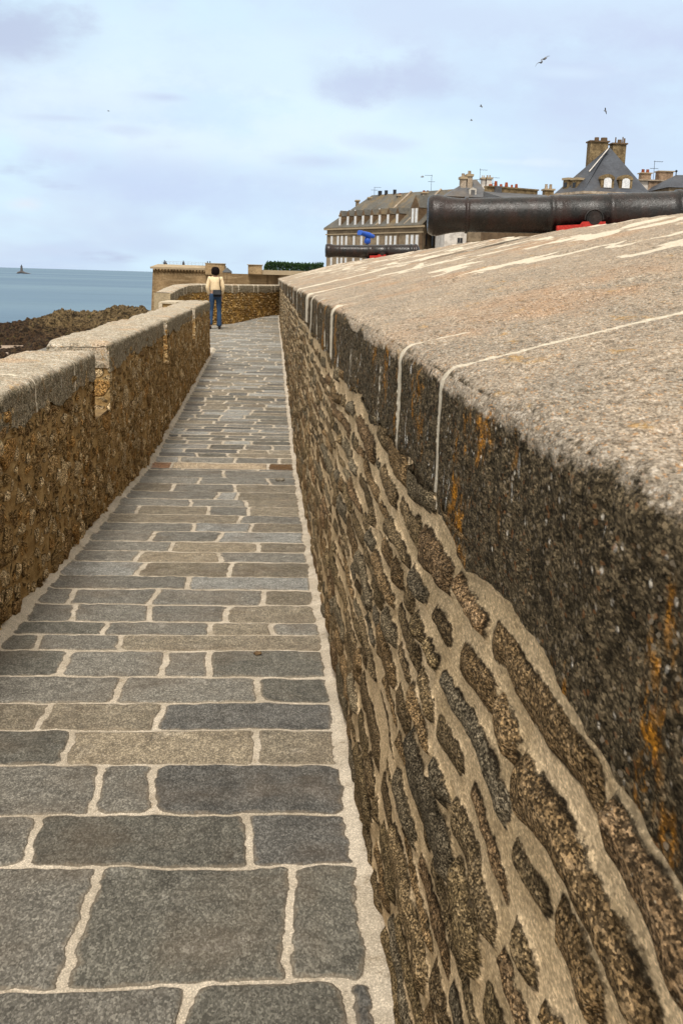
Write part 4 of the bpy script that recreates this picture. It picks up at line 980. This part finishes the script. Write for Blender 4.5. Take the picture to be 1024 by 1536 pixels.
p0=P(883,257.5,112.0); p1=P(912,222.5,113.3); MB().tube([p0,p1],.07,5).build('flashing',M['wht'],Ep)
def bigchim(px0,px1,pyt,Y,dep,zb,pots):
    pa=P(px0,pyt,Y); pb=P(px1,pyt,Y); x=(pa.x+pb.x)/2; w=pb.x-pa.x
    c=MB().box(x-w/2,x+w/2,Y,Y+dep,zb,pa.z).build('chimney',M['lich'],Ep)
    MB().box(x-w/2-.13,x+w/2+.13,Y-.13,Y+dep+.13,pa.z,pa.z+.14).build('cap',M['bst_dark'],c)
    for (a0,a1,yt) in pots:
        qa=P(a0,yt,Y+dep/2); qb=P(a1,yt,Y+dep/2); r_=(qb.x-qa.x)/2
        MB().tube([((qa.x+qb.x)/2,Y+dep/2,pa.z+.14),((qa.x+qb.x)/2,Y+dep/2,qa.z)],[r_,r_*.92],10).build('pot',M['bst_dark'],c)
bigchim(885.5,912,212.5,114.2,1.3,ze+1,[(891,898,206),(900.5,910.5,206.5)])
bigchim(919,939,216,115.0,1.2,ze+1,[(922,924,206),(925.5,932,209.5),(932.8,934.6,205.5),(934.8,937.5,207.5)])
# --- right neighbours
E6=empty('townhouse',(0,0,0)); tag(E6,'rubble gable with two squat chimneys and an aerial right of the mansion','building')
A=P(959,271,125); Bq=P(1003,271,125)
mx=P(972,271,125).x; MB().box(A.x,mx-.01,125,131,-9.2,A.z).build('side_wall',M['wht'],E6); MB().box(mx,Bq.x,124.9,131,-9.2,A.z-.01).build('wall',M['rub'],E6)
MB().box(A.x-.2,Bq.x+.2,124.7,131.2,A.z,A.z+.15).build('coping',M['chim'],E6)
pa=P(962.5,258.5,126); pb=P(976.5,258.5,126); chimney(E6,(pa.x+pb.x)/2,126.6,A.z+.15,pa.z-.1,pb.x-pa.x,1.1,M['rub'],2,M['terra'],cap=.1,ph=.4)
pa=P(989,257,126); pb=P(1010,257,126); chimney(E6,(pa.x+pb.x)/2,126.8,A.z-.4,pa.z,pb.x-pa.x,1.3,M['rub'],0,cap=.1)
q_=P(981,270,127); antenna(E6,q_.x,127.5,q_.z,P(981,240,127).z-q_.z,1)
E7=empty('townhouse',(0,0,0)); tag(E7,'dark slate roofed house cut off by the right edge of the picture','building')
A=P(1003,281,118); Bq=P(1060,281,118); MB().box(A.x,Bq.x,118,127,-9.2,A.z).build('wall',M['bst'],E7)
r0=P(1013,262.5,121); r1=P(1058,262.5,121)
roof([(A.x-.2,117.8),(Bq.x,117.8),(Bq.x,127),(A.x-.2,127)],A.z+.01,[tuple(r0),tuple(r1)],[0,1,1,0],'roof',M['slate'],E7)
MB().tube([(r0.x,r0.y,r0.z-.1),(r0.x,r0.y,r0.z+.3),(r0.x,r0.y,r0.z+.4),(r0.x,r0.y,r0.z+.55)],[.06,.06,.17,.05],8).build('finial',M['dark'],E7)

# ------------------------------------------------------------------ people
def skinned(name, verts, edges, radii, mat, parent=None, sub=2, root=0):
    me=bpy.data.meshes.new(name); me.from_pydata([Vector(v) for v in verts],edges,[]); o=bpy.data.objects.new(name,me); C.objects.link(o)
    sk=o.modifiers.new('s','SKIN'); sk.use_smooth_shade=True
    for i,r_ in enumerate(radii):
        me.skin_vertices[0].data[i].radius = r_ if isinstance(r_,tuple) else (r_,r_)
    me.skin_vertices[0].data[root].use_root=True
    sb=o.modifiers.new('u','SUBSURF'); sb.levels=sub; sb.render_levels=sub
    dg=bpy.context.evaluated_depsgraph_get(); m2=bpy.data.meshes.new_from_object(o.evaluated_get(dg)); bpy.data.objects.remove(o); bpy.data.meshes.remove(me)
    m2.name=name; m2.materials.clear(); m2.polygons.foreach_set('use_smooth',[True]*len(m2.polygons))
    return link(name,m2,mat,parent)
M['skin']=simple('skin',(.48,.29,.20),None,9,.6,0,40,k=.2)
M['hair']=simple('black_hair',(.010,.005,.005),(.005,.003,.003),30,.75,.002,120,.1)
M['knit']=simple('cream_knit',(.88,.70,.46),(.78,.58,.36),8,.95,.004,120,k=.25)
M['jean']=simple('blue_denim',(.035,.075,.15),(.018,.04,.09),7,.9,.002,140)
M['shoe']=simple('dark_shoe',(.03,.018,.014),None,9,.6)
M['bagm']=simple('dark_bag',(.018,.019,.024),(.01,.011,.014),9,.8,0,40,.1)
M['bagflap']=simple('grey_bag_flap',(.045,.05,.06),None,9,.7)
def hand_bits(s,wr,fw):
    """palm + five fingers as skin chain vertices, hanging relaxed from wrist wr"""
    V=[];E=[];Rr=[]
    return V,E,Rr
def make_woman():
    root=empty('person')
    # facing +Y (back to the camera); left foot a step to the side and back, weight on the right
    V=[(0,0,.93),(0,.0,1.05),(0,.01,1.20),(0,0,1.34),(0,0,1.40),(0,.02,1.45),(0,.03,1.53),(0,.035,1.60),       #0-7 pelvis..head
       (.085,0,.88),(.10,.02,.48),(.105,-.01,.10),(.11,.07,.035),(.12,.17,.02),   #8-12 right leg
       (-.085,0,.88),(-.115,.03,.50),(-.13,-.10,.11),(-.135,-.03,.035),(-.14,.06,.02), #13-17 left leg
       (.155,0,1.355),(.205,-.01,1.10),(.165,.10,.90),   #18-20 right arm
       (-.155,0,1.355),(-.215,-.02,1.10),(-.165,.09,.88)] #21-23 left arm
    E=[(0,1),(1,2),(2,3),(3,4),(4,5),(5,6),(6,7),(0,8),(8,9),(9,10),(10,11),(11,12),(0,13),(13,14),(14,15),(15,16),(16,17),(3,18),(18,19),(19,20),(3,21),(21,22),(22,23)]
    Rr=[(.13,.10),(.115,.09),(.12,.095),(.10,.08),(.05,.05),(.045,.045),(.072,.085),(.06,.075),.075,.05,.035,.035,.025,.075,.05,.035,.035,.025,.045,.034,.024,.045,.034,.024]
    for s,w in ((1,20),(-1,23)):
        wx,wy_,wz=V[w]; i0=len(V); V.append((wx-.005*s,wy_+.025,wz-.05)); E.append((w,i0)); Rr.append((.030,.016))
        for k,(dx,l) in enumerate(((-.024,.060),(-.008,.072),(.008,.068),(.024,.052))):
            j=len(V); bx,by,bz=V[i0]; V += [(bx+dx*.4,by+dx*.9,bz-.03),(bx+dx*.4+.004,by+dx*.9+.006,bz-.03-l*.55),(bx+dx*.4-.004*s,by+dx*.9+.018,bz-.03-l)]; E += [(i0,j),(j,j+1),(j+1,j+2)]; Rr += [.009,.008,.0065]
        j=len(V); V += [(wx-.01*s,wy_+.06,wz-.03),(wx-.015*s,wy_+.075,wz-.07)]; E += [(w,j),(j,j+1)]; Rr += [.010,.008]
    skinned('body',V,E,Rr,M['skin'],root)
    # face features on the far side of the head
    fc=MB(); fc.tube([(0,.115,1.55),(0,.14,1.525)],[.010,.014],8); fc.tube([(-.02,.118,1.495),(.02,.118,1.495)],.006,6); 
    for s in (-1,1): fc.tube([(s*.03,.108,1.555),(s*.03,.118,1.555)],[.012,.008],8)
    fc.build('face',M['skin'],root)
    # sweater
    V=[(0,0,.98),(0,.005,1.08),(0,.01,1.22),(0,0,1.34),(0,0,1.395),(.155,0,1.35),(.208,-.012,1.10),(.168,.085,.925),(-.155,0,1.35),(-.218,-.02,1.10),(-.168,.075,.905)]
    E=[(0,1),(1,2),(2,3),(3,4),(3,5),(5,6),(6,7),(3,8),(8,9),(9,10)]
    Rr=[(.150,.118),(.148,.118),(.150,.12),(.125,.10),(.062,.058),(.068,.066),(.056,.054),(.044,.042),(.068,.066),(.056,.054),(.044,.042)]
    skinned('sweater',V,E,Rr,M['knit'],root)
    # jeans, flared at the hem
    V=[(0,0,.93),(0,0,1.0),(.085,0,.86),(.10,.018,.50),(.107,-.005,.25),(.108,-.01,.06),(-.085,0,.86),(-.115,.03,.50),(-.126,-.05,.28),(-.132,-.10,.10)]
    E=[(0,1),(0,2),(2,3),(3,4),(4,5),(0,6),(6,7),(7,8),(8,9)]
    Rr=[(.150,.118),(.135,.105),.092,.066,.068,.080,.092,.066,.066,.078]
    skinned('jeans',V,E,Rr,M['jean'],root)
    # hair: chin length bob
    V=[(0,.02,1.645),(0,.0,1.60),(0,-.012,1.54),(0,-.015,1.47),(0,-.01,1.435)]
    skinned('hair',V,[(0,1),(1,2),(2,3),(3,4)],[(.085,.09),(.118,.118),(.125,.118),(.118,.10),(.09,.07)],M['hair'],root)
    for s,(x,yy) in ((1,(.112,.05)),(-1,(-.137,-.04))):
        m=MB(); m.tube([(x,yy-.12,.035),(x,yy-.09,.045),(x,yy,.05),(x,yy+.10,.035),(x,yy+.15,.022)],[.02,.038,.042,.036,.018],12); m.build('shoe',M['shoe'],root)
    return root
W=make_woman(); wp=P(323,493,29.6); W.location=(wp.x,29.6,float(zpath(29.6))+.004)
tag(W,'woman seen from behind in cream sweater and flared jeans with black bobbed hair','person')
# shoulder bag
BG=empty('shoulder_bag',(wp.x,29.6,W.location.z)); tag(BG,'dark shoulder bag hanging against the hip of the woman in cream','bag')
m=MB()
for (z0,z1,w0,w1,y0) in ((.86,.90,.085,.105,-.19),(.90,.99,.105,.115,-.20),(.99,1.05,.115,.105,-.19)):
    vs=[(.055-w0,y0,z0),(.055+w0,y0,z0),(.055+w1,y0,z1),(.055-w1,y0,z1),(.055-w0,y0+.06,z0),(.055+w0,y0+.06,z0),(.055+w1,y0+.06,z1),(.055-w1,y0+.06,z1)]
    m.add(vs,[(0,1,2,3),(7,6,5,4),(0,4,5,1),(1,5,6,2),(2,6,7,3),(3,7,4,0)])
m.build('bag_body',M['bagm'],BG)
MB().box(-.05,.155,-.222,-.205,.93,1.052).build('flap',M['bagflap'],BG)
MB().tube([(.155,-.17,1.03),(.125,-.150,1.18),(.115,-.115,1.32),(.105,-.05,1.425),(.10,.03,1.42),(.11,.12,1.30),(.14,.135,1.15),(.17,.03,1.02),(.16,-.13,1.02)],.009,6).build('strap',M['bagm'],BG)
# far tourists
def make_tourist(mt,mb_,loc,h,label):
    root=empty('person',loc)
    V=[(0,0,.93),(0,0,1.15),(0,0,1.40),(0,.01,1.50),(0,.02,1.60),(0,.02,1.68),(.09,0,.88),(.10,.02,.48),(.10,0,.08),(.1,.12,.03),(-.09,0,.88),(-.10,.02,.48),(-.10,0,.08),(-.1,.12,.03),(.18,0,1.38),(.23,0,1.1),(.2,.1,.88),(-.18,0,1.38),(-.23,0,1.1),(-.2,.1,.88)]
    E=[(0,1),(1,2),(2,3),(3,4),(4,5),(0,6),(6,7),(7,8),(8,9),(0,10),(10,11),(11,12),(12,13),(2,14),(14,15),(15,16),(2,17),(17,18),(18,19)]
    Rr=[(.16,.12),(.16,.12),(.14,.1),.05,.095,.08,.09,.06,.05,.035,.09,.06,.05,.035,.06,.045,.03,.06,.045,.03]
    b=skinned('body',V,E,Rr,mt,root,1)
    MB().tube([(0,0,1.5),(0,0,1.6),(0,0,1.7),(0,0,1.76)],[.05,.11,.10,.03],10).build('hair',M['hair'],root)
    root.scale=(h/1.75,)*3; tag(root,label,'person'); return root
dkc=[simple('coat_%d'%i,c,None,5,.9) for i,c in enumerate([(.03,.035,.06),(.05,.04,.04),(.02,.02,.03),(.06,.05,.05),(.03,.04,.05)])]
for i,(px,yt,Y,lab) in enumerate([(247,390.2,208,'dark dressed visitor at the left end of the bastion top, left one of a pair'),(249.2,391.5,208,'shorter dark dressed visitor beside another at the left end of the bastion top'),(275.3,391,208,'lone dark figure behind the railing midway along the bastion top'),(311.5,391.8,207,'dark figure on the bastion turret, left one of two'),(315.2,391.8,207,'dark figure on the bastion turret, right one of two')]):
    p=P(px,yt,Y); hh=1.7; make_tourist(dkc[i],None,(p.x,Y,p.z-hh),hh,lab)
# ------------------------------------------------------------------ pebble, leaf
def blob(name,loc,r_,mat,label,cat,seed):
    rs=random.Random(seed); bm=bmesh.new(); bmesh.ops.create_icosphere(bm,subdivisions=3,radius=1)
    for v in bm.verts:
        n_=v.co.normalized(); k=1+.25*math.sin(n_.x*4+seed)*math.cos(n_.y*5+seed)+.1*rs.random(); v.co=Vector((n_.x*r_*k*1.2,n_.y*r_*k,n_.z*r_*k*.6))
    me=bpy.data.meshes.new(name); bm.to_mesh(me); bm.free(); me.polygons.foreach_set('use_smooth',[True]*len(me.polygons)); o=link(name,me,mat); o.location=loc; tag(o,label,cat); return o
def onpath(px,py):
    r=ray(px,py); s=-r.z/r.y; Y=EYE/(s-.044); return Vector((r.x/r.y*Y,Y,-.044*Y))
q=onpath(387,984); blob('pebble',q+Vector((0,0,.012)),.013,simple('brown_pebble',(.16,.10,.05)),'small brown pebble lying on a paving slab midway down the near walk','pebble',3)
q=onpath(420,722); blob('pebble',q+Vector((0,0,.015)),.03,simple('grey_pebble',(.25,.22,.17)),'rounded grey pebble near the gutter beside the right parapet','pebble',8)
# ------------------------------------------------------------------ gulls
M['gull']=simple('gull_grey',(.30,.30,.32),(.14,.14,.15),3,.8)
def gull(px,py,Y,span,rz,bank,label):
    p=P(px,py,Y); g=empty('gull',p,rz); g.rotation_euler=(bank*.3,bank,rz); tag(g,label,'bird','gulls in the sky')
    MB().tube([(0,-.28,0),(0,-.18,.01),(0,0,0),(0,.16,.01),(0,.24,.02),(0,.30,.01)],[.02,.06,.08,.06,.045,.01],10).build('body',M['gull'],g)
    for s in (-1,1):
        m=MB(); vs=[]; 
        for (x,y0,y1,z) in ((.03,-.09,.09,.02),(.22,-.08,.12,.13),(.42,-.10,.08,.14),(.70,-.12,-.05,.02)):
            vs += [(s*x*span,y0,z*span),(s*x*span,y1,z*span),(s*x*span,y0,z*span+.015),(s*x*span,y1,z*span+.015)]
        fs=[]
        for k in range(3):
            a=k*4; b=a+4; fs += [(a,a+1,b+1,b),(a+2,b+2,b+3,a+3),(a,b,b+2,a+2),(a+1,a+3,b+3,b+1)]
        fs += [(0,2,3,1),(12,13,15,14)]
        m.add(vs,fs,True).build('wing',M['gull'],g)
gull(811.5,93.5,95,.95,R(10),R(-38),'larger gull, lower one of the close pair high above the mansion')
gull(816.5,88.5,105,.85,R(30),R(-28),'smaller gull just above another in the close pair high over the mansion')
gull(721,159.5,190,.9,R(70),R(15),'gull gliding alone left of and below the close pair')
gull(706.5,180.5,230,1,R(80),R(5),'faint thin gull below and left of the gliding one')
gull(907,166.5,170,1,R(60),R(35),'banking gull above the mansion chimneys')
gull(633,265.5,170,1,R(75),R(-10),'low gull above the roof ridge of the long building')
gull(163,166.5,260,.6,R(80),R(5),'tiny distant gull alone on the left side of the sky')

# ------------------------------------------------------------------ light, sky, camera
SUN_EL, SUN_AZ = 56, 192      # azimuth from +Y clockwise (behind left)
w=bpy.data.worlds.new('World'); sc.world=w; w.use_nodes=True; nt=w.node_tree; nt.nodes.clear()
class WN(NT):
    def __init__(s): s.t=nt
W_=WN(); out=nt.nodes.new('ShaderNodeOutputWorld'); bg=nt.nodes.new('ShaderNodeBackground'); nt.links.new(bg.outputs[0],out.inputs[0])
sky=nt.nodes.new('ShaderNodeTexSky'); sky.sky_type='NISHITA'; sky.sun_disc=False; sky.sun_elevation=R(SUN_EL); sky.sun_rotation=R(SUN_AZ); sky.air_density=1; sky.dust_density=1.5; sky.ozone_density=1.5
tc=nt.nodes.new('ShaderNodeTexCoord').outputs['Generated']; W_.co=tc
sepn=nt.nodes.new('ShaderNodeSeparateXYZ'); nt.links.new(tc,sepn.inputs[0]); zz=sepn.outputs[2]
# project onto a cloud deck
den=W_.ma('ADD',W_.ma('MAXIMUM',zz,0.0),.30)
cb=nt.nodes.new('ShaderNodeCombineXYZ'); W_.lk(W_.ma('DIVIDE',sepn.outputs[0],den),cb.inputs[0]); W_.lk(W_.ma('DIVIDE',sepn.outputs[1],den),cb.inputs[1]); dv=cb.outputs[0]
K=10.
def kc(r_,g_,b_): return (r_*K,g_*K,b_*K,1)
base=W_.mix(W_.mr(zz,0,.30),kc(.60,.73,.93),kc(.70,.86,1.0))
cy=W_.mr(W_.noise(1.1,4,.5,v=dv,dist=.3),.40,.60)
base=W_.mix(cy,base,kc(.70,.90,1.03))
lav=W_.mr(W_.noise(1.5,6,.52,v=W_.map(1,1.2,1,dv),dist=.3),.46,.66)
base=W_.mix(W_.ma('MULTIPLY',lav,.5),base,kc(.63,.71,.90))
wisp=W_.mr(W_.noise(2.4,7,.66,v=W_.map(.6,1.2,1,dv),dist=.6),.56,.72)
base=W_.mix(W_.ma('MULTIPLY',wisp,.3),base,kc(.80,.90,1.0))
pf=W_.mr(W_.noise(3.2,5,.5,v=W_.map(.9,1.2,1,dv),dist=.2),.60,.74)
base=W_.mix(W_.ma('MULTIPLY',pf,.7),base,kc(.50,.56,.76))
yy_=W_.ma('MAXIMUM',sepn.outputs[1],.05); cu=W_.ma('DIVIDE',sepn.outputs[0],yy_); cv=W_.ma('DIVIDE',zz,yy_)
cn=W_.noise(7,6,.6,v=W_.map(1,1,1.8)); cn2=W_.noise(22,5,.6,v=W_.map(1,1,1.8))
def cloud(px,py,rx,ry,col,amt,soft=.9):
    global base
    q=ray(px,py); u0,v0=q.x/q.y,q.z/q.y
    dx=W_.ma('DIVIDE',W_.ma('SUBTRACT',cu,u0),rx/1600); dy=W_.ma('DIVIDE',W_.ma('SUBTRACT',cv,v0),ry/1600)
    r_=W_.ma('SQRT',W_.ma('ADD',W_.ma('MULTIPLY',dx,dx),W_.ma('MULTIPLY',dy,dy)))
    r_=W_.ma('ADD',r_,W_.ma('ADD',W_.ma('MULTIPLY_ADD',cn,3.0,-1.5),W_.ma('MULTIPLY_ADD',cn2,1.2,-.6)))
    base=W_.mix(W_.ma('MULTIPLY',W_.mr(r_,1.0+soft*.35,1.0-soft),amt*.85),base,col)
for a_ in ((370,95,330,70,kc(.76,.93,1.03),.8),(560,200,300,55,kc(.78,.94,1.03),.75),(160,150,200,50,kc(.80,.93,1.02),.7),(300,215,300,40,kc(.80,.92,1.01),.65),(700,25,420,40,kc(.62,.69,.90),.55),(880,130,240,80,kc(.58,.65,.87),.7),(20,45,95,40,kc(.50,.55,.74),.9),(535,128,55,26,kc(.54,.60,.82),.8),(640,128,75,30,kc(.55,.61,.82),.75),(250,146,55,9,kc(.55,.61,.83),.7),(95,177,60,6,kc(.57,.64,.85),.5),(480,242,70,14,kc(.55,.62,.85),.6),(190,195,45,9,kc(.57,.64,.86),.5),(580,215,60,14,kc(.57,.64,.86),.5),(150,270,230,45,kc(.58,.67,.91),.6),(420,300,260,40,kc(.56,.67,.92),.6),(750,242,90,7,kc(.84,.93,1.0),.5),(850,110,70,10,kc(.72,.86,1.0),.6),(40,305,32,12,kc(.84,.80,.88),.5),(60,235,90,14,kc(.60,.67,.90),.4)):
    cloud(*a_)
fin=W_.mix(.90,sky.outputs[0],base)
# unseen warm white cloud added overhead and behind to warm the light
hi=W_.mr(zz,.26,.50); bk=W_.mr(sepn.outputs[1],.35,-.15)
warm_fill=W_.mix(W_.mr(W_.noise(1.6,5,.55,v=dv),.35,.65),kc(.86,.80,.70),kc(1.0,.93,.80))
fin=W_.mix(W_.ma('MULTIPLY',W_.ma('MAXIMUM',hi,bk),.92),fin,warm_fill)
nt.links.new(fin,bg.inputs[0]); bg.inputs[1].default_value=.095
ld=bpy.data.lights.new('sun','SUN'); ld.energy=3.0; ld.angle=R(14); ld.color=(1,.95,.87); lo=bpy.data.objects.new('sun',ld); C.objects.link(lo)
el,az=R(SUN_EL),R(SUN_AZ); d=Vector((math.sin(az)*math.cos(el),math.cos(az)*math.cos(el),math.sin(el)))
lo.rotation_euler=d.to_track_quat('Z','Y').to_euler()
cam=bpy.data.cameras.new('camera'); co=bpy.data.objects.new('camera',cam); C.objects.link(co)
cam.sensor_fit='VERTICAL'; cam.sensor_height=22.2; cam.sensor_width=14.8; cam.lens=22.2*1600/1536; cam.clip_start=.05; cam.clip_end=120000
cam.dof.use_dof=True; cam.dof.focus_distance=4.5; cam.dof.aperture_fstop=18
mw=Matrix(((CR.x,CU.x,-CF.x,0),(CR.y,CU.y,-CF.y,0),(CR.z,CU.z,-CF.z,EYE),(0,0,0,1))); co.matrix_world=mw
sc.camera=co
sc.view_settings.view_transform='Standard'; sc.view_settings.look='None'; sc.view_settings.gamma=1; sc.view_settings.exposure=.18
